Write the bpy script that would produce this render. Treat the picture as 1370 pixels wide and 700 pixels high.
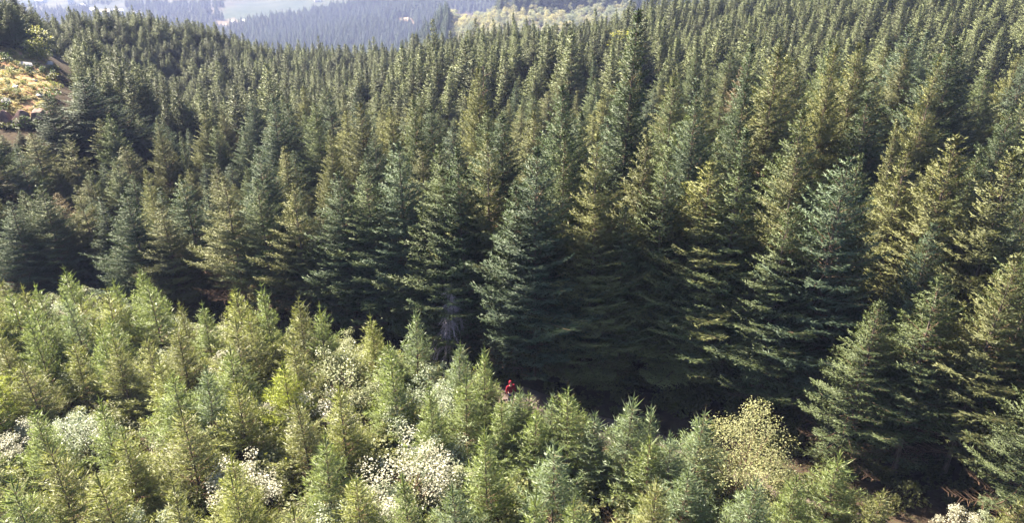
import bpy, math, random
import numpy as np
from mathutils import Vector, Matrix, Euler

# ------------------------------------------------------------------ clear
for o in list(bpy.data.objects):
    bpy.data.objects.remove(o)
SC = bpy.context.scene
COL = SC.collection
R = math.radians

# ------------------------------------------------------------------ camera, world, sun, exposure
CAM_H, PITCH, FPX = 27.0, 25.0, 950.0          # FPX: focal length in pixels of a 1370 px wide frame
cam_d = bpy.data.cameras.new('camera')
cam_d.sensor_fit = 'HORIZONTAL'
cam_d.angle = 2 * math.atan(685.0 / FPX)
cam_d.clip_start, cam_d.clip_end = 0.5, 30000.0
cam = bpy.data.objects.new('camera', cam_d)
cam.location = (0, 0, CAM_H)
cam.rotation_euler = (R(90 - PITCH), 0, 0)
COL.objects.link(cam)
SC.camera = cam

SUN_EL, SUN_AZ = 49.0, -57.0                    # azimuth from +Y, negative = to the left
world = bpy.data.worlds.new('World')
SC.world = world
world.use_nodes = True
wn = world.node_tree
bg = wn.nodes['Background']
sky = wn.nodes.new('ShaderNodeTexSky')
sky.sky_type = 'NISHITA'
sky.sun_disc = False
sky.sun_elevation = R(SUN_EL)
sky.sun_rotation = R(SUN_AZ)
sky.air_density, sky.dust_density, sky.ozone_density = 0.85, 0.5, 1.0
wn.links.new(sky.outputs[0], bg.inputs['Color'])
bg.inputs['Strength'].default_value = 0.05

sun_d = bpy.data.lights.new('sun', 'SUN')
sun_d.energy = 5.0
sun_d.angle = R(0.5)
sun_d.color = (1.0, 0.90, 0.73)
sun = bpy.data.objects.new('sun', sun_d)
sdir = Vector((math.sin(R(SUN_AZ)) * math.cos(R(SUN_EL)), math.cos(R(SUN_AZ)) * math.cos(R(SUN_EL)), math.sin(R(SUN_EL))))
sun.rotation_euler = (-sdir).to_track_quat('-Z', 'Y').to_euler()
sun.location = (0, 0, 300)
COL.objects.link(sun)

vs = SC.view_settings
vs.view_transform = 'Standard'
vs.look = 'None'
vs.gamma = 1.0
vs.exposure = 2.8
vs.use_curve_mapping = False
SC.cycles.max_bounces = 6
SC.cycles.diffuse_bounces = 2
SC.cycles.glossy_bounces = 2
SC.cycles.transmission_bounces = 3
SC.cycles.volume_bounces = 0
SC.cycles.use_denoising = True
SC.cycles.denoiser = 'OPENIMAGEDENOISE'
SC.cycles.denoising_input_passes = 'RGB_ALBEDO_NORMAL'
SC.cycles.denoising_prefilter = 'ACCURATE'

# ------------------------------------------------------------------ helpers
CP, SP = math.cos(R(PITCH)), math.sin(R(PITCH))

def ray(px, py):
    """direction from the camera through a point of the 1370 x 700 frame"""
    u, v = px - 685.0, 350.0 - py
    d = np.array([u, FPX * CP + v * SP, -FPX * SP + v * CP])
    return d / np.linalg.norm(d)

def project(p):
    x, y, z = p[0], p[1], p[2] - CAM_H
    dep = y * CP - z * SP
    if dep < 1: return None
    return 685 + FPX * x / dep, 350 - FPX * (y * SP + z * CP) / dep

def tag(o, label=None, cat=None, group=None, kind=None):
    if label: o['label'] = label
    if cat: o['category'] = cat
    if group: o['group'] = group
    if kind: o['kind'] = kind
    return o

def empty(name, loc=(0, 0, 0), rz=0.0):
    o = bpy.data.objects.new(name, None)
    o.empty_display_size = 0.5
    o.location = loc
    o.rotation_euler = (0, 0, rz)
    COL.objects.link(o)
    return o

def link(name, mesh, parent=None):
    o = bpy.data.objects.new(name, mesh)
    COL.objects.link(o)
    if parent: o.parent = parent
    return o

class Geo:
    """collects quads and triangles as numpy arrays, one material index per batch"""
    def __init__(s):
        s.v, s.q, s.qm, s.t, s.tm, s.n, s.nv = [], [], [], [], [], 0, {}
    def add(s, verts, quads=None, tris=None, mi=0):
        verts = np.asarray(verts, float).reshape(-1, 3)
        if quads is not None and len(quads):
            q = np.asarray(quads, int).reshape(-1, 4) + s.n
            s.q.append(q); s.qm.append(np.full(len(q), mi))
        if tris is not None and len(tris):
            t = np.asarray(tris, int).reshape(-1, 3) + s.n
            s.t.append(t); s.tm.append(np.full(len(t), mi))
        s.v.append(verts); s.n += len(verts)
    def quads(s, a, b, c, d, mi=0, nrm=None):
        n = len(a)
        if nrm is not None: s.nv[s.n] = np.repeat(nrm, 4, axis=0)
        v = np.stack([a, b, c, d], 1).reshape(-1, 3)
        s.add(v, np.arange(4 * n).reshape(-1, 4), mi=mi)
    def tube(s, pts, rads, sides=6, mi=0, cap=True):
        pts = np.asarray(pts, float); k = len(pts)
        tan = np.gradient(pts, axis=0)
        tan /= np.linalg.norm(tan, axis=1)[:, None] + 1e-9
        ref = np.array([1.0, 0, 0]) if abs(tan[0][2]) > 0.8 else np.array([0, 0, 1.0])
        a = np.cross(tan, ref); a /= np.linalg.norm(a, axis=1)[:, None] + 1e-9
        b = np.cross(tan, a)
        th = np.arange(sides) * 2 * math.pi / sides
        v = pts[:, None] + np.asarray(rads)[:, None, None] * (np.cos(th)[None, :, None] * a[:, None] + np.sin(th)[None, :, None] * b[:, None])
        i = np.arange(k - 1)[:, None] * sides; j = np.arange(sides)[None]; j2 = (j + 1) % sides
        q = np.stack([i + j, i + j2, i + sides + j2, i + sides + j], -1).reshape(-1, 4)
        s.add(v.reshape(-1, 3), q, mi=mi)
        if cap:
            s.add(v[-1], tris=[(0, m, m + 1) for m in range(1, sides - 1)], mi=mi)
    def sticks(s, p0, p1, r0, r1, mi=0):
        """many thin three sided tapered sticks at once"""
        p0, p1 = np.asarray(p0, float), np.asarray(p1, float)
        d = p1 - p0; d /= np.linalg.norm(d, axis=1)[:, None] + 1e-9
        ref = np.where(np.abs(d[:, 2:3]) > 0.8, np.array([[1.0, 0, 0]]), np.array([[0, 0, 1.0]]))
        a = np.cross(d, ref); a /= np.linalg.norm(a, axis=1)[:, None] + 1e-9
        b = np.cross(d, a)
        r0 = np.broadcast_to(np.asarray(r0, float), (len(p0),)); r1 = np.broadcast_to(np.asarray(r1, float), (len(p0),))
        vs_ = []
        for p, r_ in ((p0, r0), (p1, r1)):
            for k in range(3):
                th = k * 2 * math.pi / 3
                vs_.append(p + r_[:, None] * (math.cos(th) * a + math.sin(th) * b))
        v = np.stack(vs_, 1).reshape(-1, 3)
        base = np.arange(len(p0))[:, None, None] * 6
        q = base + np.array([[0, 1, 4, 3], [1, 2, 5, 4], [2, 0, 3, 5]])[None]
        s.add(v, q.reshape(-1, 4), mi=mi)
    def mesh(s, name, mats, smooth=False):
        me = bpy.data.meshes.new(name)
        v = np.concatenate(s.v) if s.v else np.zeros((0, 3))
        q = np.concatenate(s.q) if s.q else np.zeros((0, 4), int)
        t = np.concatenate(s.t) if s.t else np.zeros((0, 3), int)
        me.vertices.add(len(v)); me.vertices.foreach_set('co', v.astype(np.float32).ravel())
        nl = q.size + t.size
        me.loops.add(nl)
        me.loops.foreach_set('vertex_index', np.concatenate([q.ravel(), t.ravel()]).astype(np.int32))
        npoly = len(q) + len(t)
        me.polygons.add(npoly)
        st = np.concatenate([np.arange(len(q)) * 4, q.size + np.arange(len(t)) * 3]).astype(np.int32)
        me.polygons.foreach_set('loop_start', st)
        mi = np.concatenate([np.concatenate(s.qm) if s.qm else np.zeros(0), np.concatenate(s.tm) if s.tm else np.zeros(0)]).astype(np.int32)
        for m in mats: me.materials.append(m)
        me.polygons.foreach_set('material_index', mi)
        me.polygons.foreach_set('use_smooth', np.full(npoly, smooth))
        me.update(calc_edges=True)
        me.validate()
        if s.nv:                                  # soft crown normals: sprays shade with the crown they belong to
            cn = np.zeros((len(v), 3))
            for st_, a_ in s.nv.items(): cn[st_:st_ + len(a_)] = a_
            me.polygons.foreach_set('use_smooth', np.ones(npoly, bool))
            me.normals_split_custom_set_from_vertices(cn.tolist())
        return me

# ------------------------------------------------------------------ materials
def new_mat(name):
    m = bpy.data.materials.new(name); m.use_nodes = True
    m.node_tree.nodes.clear()
    return m, m.node_tree.nodes, m.node_tree.links

def foliage_mat(name, rough=0.6, transl=0.4, spec=0.25, island=0.35, obj_var=0.35, fixed=None, warm=(1.5, 1.25, 0.5)):
    """leaf colour from the object's own colour (or fixed), varied per object and per spray; part of the light goes through"""
    m, N, L = new_mat(name)
    out = N.new('ShaderNodeOutputMaterial')
    oi = N.new('ShaderNodeObjectInfo'); ge = N.new('ShaderNodeNewGeometry')
    def math_(op, a, b=None):
        n = N.new('ShaderNodeMath'); n.operation = op
        for k, x in enumerate((a, b)):
            if x is None: continue
            if isinstance(x, (int, float)): n.inputs[k].default_value = x
            else: L.new(x, n.inputs[k])
        return n.outputs[0]
    r1 = math_('MULTIPLY_ADD', ge.outputs['Random Per Island'], island); r1.node.inputs[2].default_value = 1 - island / 2
    r2 = math_('MULTIPLY_ADD', oi.outputs['Random'], obj_var); r2.node.inputs[2].default_value = 1 - obj_var / 2
    k = math_('MULTIPLY', r1, r2)
    hue = N.new('ShaderNodeMixRGB'); hue.blend_type = 'MULTIPLY'
    fr = math_('FRACT', math_('MULTIPLY', ge.outputs['Random Per Island'], 37.0))
    pw = math_('MULTIPLY', math_('POWER', fr, 4.0), 0.3)
    L.new(pw, hue.inputs['Fac'])
    if fixed is None: L.new(oi.outputs['Color'], hue.inputs['Color1'])
    else: hue.inputs['Color1'].default_value = (*fixed, 1)
    hue.inputs['Color2'].default_value = (*warm, 1)
    vm = N.new('ShaderNodeVectorMath'); vm.operation = 'SCALE'
    L.new(hue.outputs[0], vm.inputs[0]); L.new(k, vm.inputs['Scale'])
    pb = N.new('ShaderNodeBsdfPrincipled')
    pb.inputs['Roughness'].default_value = rough
    pb.inputs['Specular IOR Level'].default_value = spec
    tr = N.new('ShaderNodeBsdfTranslucent')
    tint = N.new('ShaderNodeVectorMath'); tint.operation = 'MULTIPLY'
    tint.inputs[1].default_value = (1.15, 1.2, 0.65)
    L.new(vm.outputs[0], pb.inputs['Base Color'])
    L.new(vm.outputs[0], tint.inputs[0]); L.new(tint.outputs[0], tr.inputs['Color'])
    mx = N.new('ShaderNodeMixShader'); mx.inputs[0].default_value = transl
    L.new(pb.outputs[0], mx.inputs[1]); L.new(tr.outputs[0], mx.inputs[2])
    L.new(mx.outputs[0], out.inputs['Surface'])
    return m

def plain_mat(name, c1, c2, scale=3.0, rough=0.85, spec=0.2, bump=0.0, detail=6.0, stretch=None):
    m, N, L = new_mat(name)
    out = N.new('ShaderNodeOutputMaterial'); pb = N.new('ShaderNodeBsdfPrincipled')
    tc = N.new('ShaderNodeTexCoord'); no = N.new('ShaderNodeTexNoise'); cr = N.new('ShaderNodeValToRGB')
    no.inputs['Scale'].default_value = scale; no.inputs['Detail'].default_value = detail
    src = tc.outputs['Object']
    if stretch:
        mp = N.new('ShaderNodeMapping'); mp.inputs['Scale'].default_value = stretch
        L.new(src, mp.inputs[0]); src = mp.outputs[0]
    L.new(src, no.inputs['Vector'])
    cr.color_ramp.elements[0].position = 0.35; cr.color_ramp.elements[1].position = 0.65
    cr.color_ramp.elements[0].color = (*c1, 1); cr.color_ramp.elements[1].color = (*c2, 1)
    L.new(no.outputs['Fac'], cr.inputs[0]); L.new(cr.outputs[0], pb.inputs['Base Color'])
    pb.inputs['Roughness'].default_value = rough; pb.inputs['Specular IOR Level'].default_value = spec
    if bump:
        bp = N.new('ShaderNodeBump'); bp.inputs['Strength'].default_value = bump; bp.inputs['Distance'].default_value = 0.1
        L.new(no.outputs['Fac'], bp.inputs['Height']); L.new(bp.outputs[0], pb.inputs['Normal'])
    L.new(pb.outputs[0], out.inputs['Surface'])
    return m

M_FIR = foliage_mat('fir_needles', rough=0.58, transl=0.16, spec=0.3)
M_YOUNG = foliage_mat('young_fir_needles', rough=0.45, transl=0.42, spec=0.4, island=0.4, obj_var=0.2)
M_FAR = foliage_mat('far_needles', rough=0.58, transl=0.10, spec=0.28, obj_var=0.8)
M_LEAF = foliage_mat('pale_leaf', rough=0.38, transl=0.3, spec=0.55, island=0.6, obj_var=0.15, warm=(1.5, 1.15, 0.7))
M_BROAD = foliage_mat('broad_leaf', rough=0.5, transl=0.45, spec=0.4, island=0.5, obj_var=0.4, warm=(1.5, 1.1, 0.6))
M_DEAD = plain_mat('dead_twig', (0.30, 0.235, 0.25), (0.42, 0.35, 0.365), scale=8)
M_TWIG = plain_mat('brown_twig', (0.07, 0.045, 0.03), (0.16, 0.10, 0.065), scale=10)
M_BARK = plain_mat('fir_bark', (0.06, 0.045, 0.035), (0.17, 0.13, 0.105), scale=5, bump=0.8, stretch=(3, 3, 0.6))
M_GREYBARK = plain_mat('grey_bark', (0.13, 0.115, 0.10), (0.3, 0.27, 0.24), scale=4, bump=0.5, stretch=(3, 3, 0.6))

# ------------------------------------------------------------------ terrain
# control points: azimuth (deg, + to the right), horizontal distance, ground height
CTRL = [(0, 1, 0)] + [(a, 20, 0) for a in range(-180, 180, 45)] + [
    (-60, 50, -2), (-40, 45, -1), (-35, 65, -3), (-20, 40, 0), (-20, 58, -2), (0, 38, 0), (0, 55, -1), (20, 35, 0), (36, 34, 0), (60, 50, 1), (20, 60, 0), (45, 60, 1),
    (-25, 85, -7), (-25, 114, -4.5), (-25, 167, -8.5), (-22, 235, -6.5), (-13, 110, -3.5), (-13, 170, -9.5), (-13, 230, -15.5),
    (0, 100, -4), (0, 150, -1.5), (0, 195, -4.8), (-7, 212, -12), (10, 100, -1.5), (10, 200, -1.8), (14, 210, 0.3), (20, 100, 0), (20, 160, 5.5), (24, 230, 8.5), (35, 100, 1), (35, 160, 8.5), (35, 240, 12.5), (50, 150, 5), (50, 250, 10),
    (-33, 88, -7), (-33, 98, -4), (-34, 108, 2), (-34, 120, 5.5), (-34, 135, 7.5), (-34, 150, 10.5), (-34, 163, 10), (-36, 170, 6), (-31, 180, 0), (-30, 208, 3), (-27, 130, -2.5), (-28, 110, -0.5), (-27, 180, -1.5), (-26, 215, 0.5),
    (-42, 100, 0), (-42, 130, 8), (-42, 170, 9), (-50, 100, -3), (-55, 160, 6), (-40, 210, 2),
    (-35, 300, -35), (-22, 310, -45), (-13, 300, -48), (0, 260, -28), (10, 280, -25), (20, 330, 0), (35, 350, 8), (-55, 300, -15), (55, 350, 12),
    (-35, 550, -110), (-20, 550, -115), (-8, 520, -105), (2, 520, -62), (10, 560, -50), (24, 560, -25), (40, 600, -5), (-60, 600, -60),
    (-5, 620, -60), (-5, 700, -53), (-5, 780, -56), (0, 640, -56), (0, 720, -46), (0, 790, -43), (4, 660, -53), (4, 740, -41), (4, 800, -38), (8, 700, -48), (8, 760, -41), (8, 810, -38), (-9, 700, -90), (-6, 900, -112), (0, 900, -98), (5, 900, -85), (14, 800, -45),
    (-35, 900, -140), (-20, 900, -140), (-10, 850, -128), (0, 950, -112), (14, 1000, -90), (40, 1000, -50), (-65, 1000, -90),
    (-35, 1500, -135), (-20, 1500, -130), (-8, 1400, -112), (4, 1500, -88), (20, 1600, -60), (45, 1500, -40),
    (-35, 2500, -130), (-18, 2400, -105), (-5, 2300, -80), (10, 2500, -60), (30, 2500, -40), (60, 2500, -40), (-60, 2500, -90),
    (-35, 4500, -60), (-15, 4500, -20), (5, 4500, 10), (30, 4500, 10), (60, 4500, 0), (-60, 4500, -30),
    (-35, 7500, 20), (-15, 7500, 40), (5, 7500, 40), (30, 7500, 40), (60, 7500, 30), (-60, 7500, 20),
] + [(a, r_, z) for a in (-95, -135, 180, 135, 95) for r_, z in ((60, 0), (150, 3), (400, 0), (1200, -30), (4000, -20), (7500, 10))]

def warp(x, y):
    r = np.hypot(x, y) + 1e-6
    k = np.log1p(r / 15.0) / r * 4
    return np.stack([x * k, y * k], -1)

_c = np.array(CTRL, float)
_cx, _cy = _c[:, 1] * np.sin(np.radians(_c[:, 0])), _c[:, 1] * np.cos(np.radians(_c[:, 0]))
_cp = warp(_cx, _cy)
def _ker(d2): return np.sqrt(d2 + 0.04)
_A = _ker(((_cp[:, None] - _cp[None]) ** 2).sum(-1))
_n = len(_c)
_M = np.zeros((_n + 3, _n + 3)); _M[:_n, :_n] = _A + np.eye(_n) * 0.0
_P = np.concatenate([np.ones((_n, 1)), _cp], 1); _M[:_n, _n:] = _P; _M[_n:, :_n] = _P.T
_w = np.linalg.solve(_M, np.concatenate([_c[:, 2], np.zeros(3)]))

def _ground_rbf(x, y):
    p = warp(x, y)
    z = np.empty(len(p))
    for k in range(0, len(p), 20000):
        q = p[k:k + 20000]
        K = _ker(((q[:, None] - _cp[None]) ** 2).sum(-1))
        z[k:k + 20000] = K @ _w[:_n] + _w[_n] + q @ _w[_n + 1:]
    return z
_NA, _NR, _R0, _R1 = 360, 260, 1.0, 9500.0      # a polar table of the smooth terrain, read by interpolation
_ta, _tr = np.linspace(-math.pi, math.pi, _NA + 1), np.geomspace(_R0, _R1, _NR)
_ga, _gr = np.meshgrid(_ta, _tr)
_TAB = _ground_rbf((_gr * np.sin(_ga)).ravel(), (_gr * np.cos(_ga)).ravel()).reshape(_gr.shape)

def ground(x, y):
    x, y = np.atleast_1d(np.asarray(x, float)), np.atleast_1d(np.asarray(y, float))
    r = np.hypot(x, y)
    fa = (np.arctan2(x, y) + math.pi) / (2 * math.pi) * _NA
    fr = np.log(np.clip(r, _R0, _R1 * 0.999) / _R0) / math.log(_R1 / _R0) * (_NR - 1)
    ia, ir = np.clip(fa.astype(int), 0, _NA - 1), np.clip(fr.astype(int), 0, _NR - 2)
    ua, ur = fa - ia, fr - ir
    z = (_TAB[ir, ia] * (1 - ua) + _TAB[ir, ia + 1] * ua) * (1 - ur) + (_TAB[ir + 1, ia] * (1 - ua) + _TAB[ir + 1, ia + 1] * ua) * ur
    z = z + np.clip((r - 15) / 60, 0, 1) * 0.35 * (np.sin(x * 0.31 + 1.3 * np.sin(y * 0.17)) + np.sin(y * 0.27 + 2.1 * np.sin(x * 0.13)))
    z += np.clip((r - 500) / 500, 0, 1) * 3.0 * (np.sin(x * 0.021 + 1.3 * np.sin(y * 0.013)) + np.sin(y * 0.017 + 2.1 * np.sin(x * 0.011)))
    return z
def gz(x, y): return float(ground(x, y)[0])

def hit(px, py, h=0.0, rmin=14, rmax=5000):
    """first point on the view ray whose height above the ground is h"""
    d = ray(px, py)
    hl = math.hypot(d[0], d[1])
    rs = np.geomspace(rmin, rmax, 500)
    t = rs / hl
    X, Y, Z = d[0] * t, d[1] * t, CAM_H + d[2] * t
    f = Z - (ground(X, Y) + h)
    k = np.argmax(f < 0) if (f < 0).any() else len(f) - 1
    if k == 0: return float(X[0]), float(Y[0])
    a = f[k - 1] / (f[k - 1] - f[k])
    return float(X[k - 1] + a * (X[k] - X[k - 1])), float(Y[k - 1] + a * (Y[k] - Y[k - 1]))

EDGE_X = [-80, -60, -33.5, -25.7, -6, -1.6, 5, 12, 20, 45]
EDGE_Y = [72, 65, 55.5, 51.5, 44.5, 40.8, 36.5, 32, 27.5, 12]
def edge_y(x):                                   # line of the front row of the grown forest
    return np.interp(x, EDGE_X, EDGE_Y)

# clearing on the knob at the left, seen in the frame between these points
CLEAR_PX = ((-60, 70), (76, 64), (94, 92), (90, 122), (70, 158), (64, 172), (-60, 176))
CLEAR = [hit(px, py) for px, py in ((-60, 84), (62, 76), (80, 92), (78, 120), (58, 158), (58, 170), (-60, 174))]
def in_poly(x, y, poly):
    c = False
    for k in range(len(poly)):
        (x1, y1), (x2, y2) = poly[k - 1], poly[k]
        if (y1 > y) != (y2 > y) and x < (x2 - x1) * (y - y1) / (y2 - y1) + x1: c = not c
    return c
def poly_px(pts): return [hit(*p) for p in pts]
FIELD = poly_px([(282, 20), (332, 4), (420, -22), (520, -22), (478, 6), (420, 20), (350, 32), (310, 30)])
YARDS = [poly_px(p) for p in ([(288, 30), (304, 26), (322, 31), (318, 37), (300, 42), (290, 37)],
                              [(272, 16), (286, 10), (288, 14), (275, 20)], [(318, 29), (337, 29), (337, 32), (318, 33)],
                              [(516, 26), (548, 22), (560, 34), (540, 36)], [(255, 32), (265, 32), (265, 37), (255, 36)])]
MEADOWS = [poly_px(p) for p in ([(40, 0), (110, -6), (120, 4), (60, 8)], [(120, 14), (190, 15), (190, 21), (120, 22)], [(400, 2), (440, -2), (436, 8), (405, 8)],
                                [(0, -16), (220, -18), (210, -8), (0, -6)], [(150, 2), (240, 0), (235, 8), (150, 9)])]

azs = np.concatenate([np.arange(-180, -50, 5.0), np.arange(-50, 50, 0.4), np.arange(50, 180, 5.0)])
rad = np.concatenate([[1.5, 5, 10, 15], np.geomspace(18, 400, 150), np.geomspace(410, 8000, 70)])
AA, RR = np.meshgrid(np.radians(azs), rad)
GX, GY = RR * np.sin(AA), RR * np.cos(AA)
GZ = ground(GX.ravel(), GY.ravel()).reshape(GX.shape)
g = Geo()
na, nr = len(azs), len(rad)
i = np.arange(nr - 1)[:, None] * na; j = np.arange(na)[None]; j2 = (j + 1) % na
quads = np.stack([i + j2, i + j, i + na + j, i + na + j2], -1).reshape(-1, 4)
verts = np.concatenate([np.stack([GX, GY, GZ], -1).reshape(-1, 3), [[0, 0, 0]]])
ctr = len(verts) - 1
g.add(verts, quads, [(ctr, k, (k + 1) % na) for k in range(na)][::1])

def ground_mat():
    m, N, L = new_mat('forest_ground')
    out = N.new('ShaderNodeOutputMaterial'); pb = N.new('ShaderNodeBsdfPrincipled')
    pb.inputs['Roughness'].default_value = 0.95; pb.inputs['Specular IOR Level'].default_value = 0.1
    geo = N.new('ShaderNodeNewGeometry')
    at = N.new('ShaderNodeAttribute'); at.attribute_name = 'soil'
    at2 = N.new('ShaderNodeAttribute'); at2.attribute_name = 'farmland'
    def noise(sc, det=8.0):
        n = N.new('ShaderNodeTexNoise'); n.inputs['Scale'].default_value = sc; n.inputs['Detail'].default_value = det
        L.new(geo.outputs['Position'], n.inputs['Vector']); return n.outputs['Fac']
    def ramp(src, stops):
        r_ = N.new('ShaderNodeValToRGB'); L.new(src, r_.inputs[0])
        el = r_.color_ramp.elements
        while len(el) < len(stops): el.new(0.5)
        for e, (p, c) in zip(el, stops): e.position = p; e.color = (*c, 1)
        return r_.outputs[0]
    def mix(f, a, b):
        x = N.new('ShaderNodeMixRGB'); L.new(f, x.inputs[0]); L.new(a, x.inputs[1]); L.new(b, x.inputs[2]); return x.outputs[0]
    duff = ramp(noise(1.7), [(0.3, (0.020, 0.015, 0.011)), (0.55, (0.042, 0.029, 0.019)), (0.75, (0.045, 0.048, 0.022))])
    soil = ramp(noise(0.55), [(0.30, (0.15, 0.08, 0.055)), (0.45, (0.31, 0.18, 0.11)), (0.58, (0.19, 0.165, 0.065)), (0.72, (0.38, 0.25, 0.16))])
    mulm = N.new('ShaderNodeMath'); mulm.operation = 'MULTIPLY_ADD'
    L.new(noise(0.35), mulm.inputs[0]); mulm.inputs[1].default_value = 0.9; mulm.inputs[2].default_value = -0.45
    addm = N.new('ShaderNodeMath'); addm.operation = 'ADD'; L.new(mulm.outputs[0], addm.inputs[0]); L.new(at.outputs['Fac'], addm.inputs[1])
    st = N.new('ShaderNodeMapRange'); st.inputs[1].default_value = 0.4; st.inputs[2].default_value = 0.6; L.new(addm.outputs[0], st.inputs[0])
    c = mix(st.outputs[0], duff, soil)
    sep = N.new('ShaderNodeSeparateColor'); L.new(at2.outputs['Color'], sep.inputs[0])
    fieldc = ramp(noise(0.03), [(0.35, (0.018, 0.028, 0.018)), (0.65, (0.034, 0.043, 0.024))])
    c = mix(sep.outputs[0], c, fieldc)
    yard = ramp(noise(0.05), [(0.4, (0.13, 0.09, 0.055)), (0.6, (0.2, 0.15, 0.10))])
    c = mix(sep.outputs[1], c, yard)
    far = ramp(noise(0.012), [(0.38, (0.016, 0.026, 0.018)), (0.52, (0.028, 0.036, 0.02)), (0.64, (0.06, 0.058, 0.036))])
    c = mix(sep.outputs[2], c, far)
    L.new(c, pb.inputs['Base Color'])
    bp = N.new('ShaderNodeBump'); bp.inputs['Strength'].default_value = 0.6; bp.inputs['Distance'].default_value = 0.3
    L.new(noise(1.2), bp.inputs['Height']); L.new(bp.outputs[0], pb.inputs['Normal'])
    L.new(pb.outputs[0], out.inputs['Surface'])
    return m
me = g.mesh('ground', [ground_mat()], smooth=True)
soil_a = np.zeros(len(verts), np.float32); farm = np.zeros((len(verts), 4), np.float32); farm[:, 3] = 1
vr = np.hypot(verts[:, 0], verts[:, 1])
for k in np.where((vr > 60) & (verts[:, 1] > 0))[0]:
    x, y = verts[k, 0], verts[k, 1]
    if vr[k] < 260:
        if in_poly(x, y, CLEAR): soil_a[k] = 0.75
    elif abs(x) < y:
        if in_poly(x, y, FIELD) or any(in_poly(x, y, p) for p in MEADOWS): farm[k, 0] = 1
        for p in YARDS:
            if in_poly(x, y, p): farm[k, 1] = 1
farm[:, 2] = np.clip((vr - 1500) / 600, 0, 1)
a_ = me.attributes.new('soil', 'FLOAT', 'POINT'); a_.data.foreach_set('value', soil_a)
a_ = me.attributes.new('farmland', 'FLOAT_COLOR', 'POINT'); a_.data.foreach_set('color', farm.ravel())
tag(link('ground', me), 'brown forest floor and hills running down to the hazy valley', 'ground', kind='structure')

# dirt track between the young trees and the grown forest
g = Geo(); P = []
xs = np.linspace(-60, 45, 90)
for x in xs:
    yc = edge_y(x) - 2.4 + 0.3 * math.sin(x * 0.21)
    P.append((x, yc))
P = np.array(P); tn = np.gradient(P, axis=0); tn /= np.linalg.norm(tn, axis=1)[:, None]; nn = np.stack([-tn[:, 1], tn[:, 0]], 1)
cols_ = []
for w in (-1.2, -0.7, 0, 0.7, 1.2):
    q = P + nn * (w + 0.25 * np.sin(xs * 0.9 + w))[:, None]
    cols_.append(np.concatenate([q, (ground(q[:, 0], q[:, 1]) + 0.06 - (0.05 if abs(w) == 0.7 else 0))[:, None]], 1))
V = np.stack(cols_, 1); n_, m_ = V.shape[:2]
ii = np.arange(n_ - 1)[:, None] * m_; jj = np.arange(m_ - 1)[None]
g.add(V.reshape(-1, 3), np.stack([ii + jj, ii + jj + m_, ii + jj + m_ + 1, ii + jj + 1], -1).reshape(-1, 4))
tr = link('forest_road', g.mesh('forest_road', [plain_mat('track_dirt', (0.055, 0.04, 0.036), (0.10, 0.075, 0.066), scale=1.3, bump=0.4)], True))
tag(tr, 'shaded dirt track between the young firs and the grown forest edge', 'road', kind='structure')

# ------------------------------------------------------------------ tree generators
def unit(v): return v / (np.linalg.norm(v, axis=-1, keepdims=True) + 1e-9)

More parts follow.
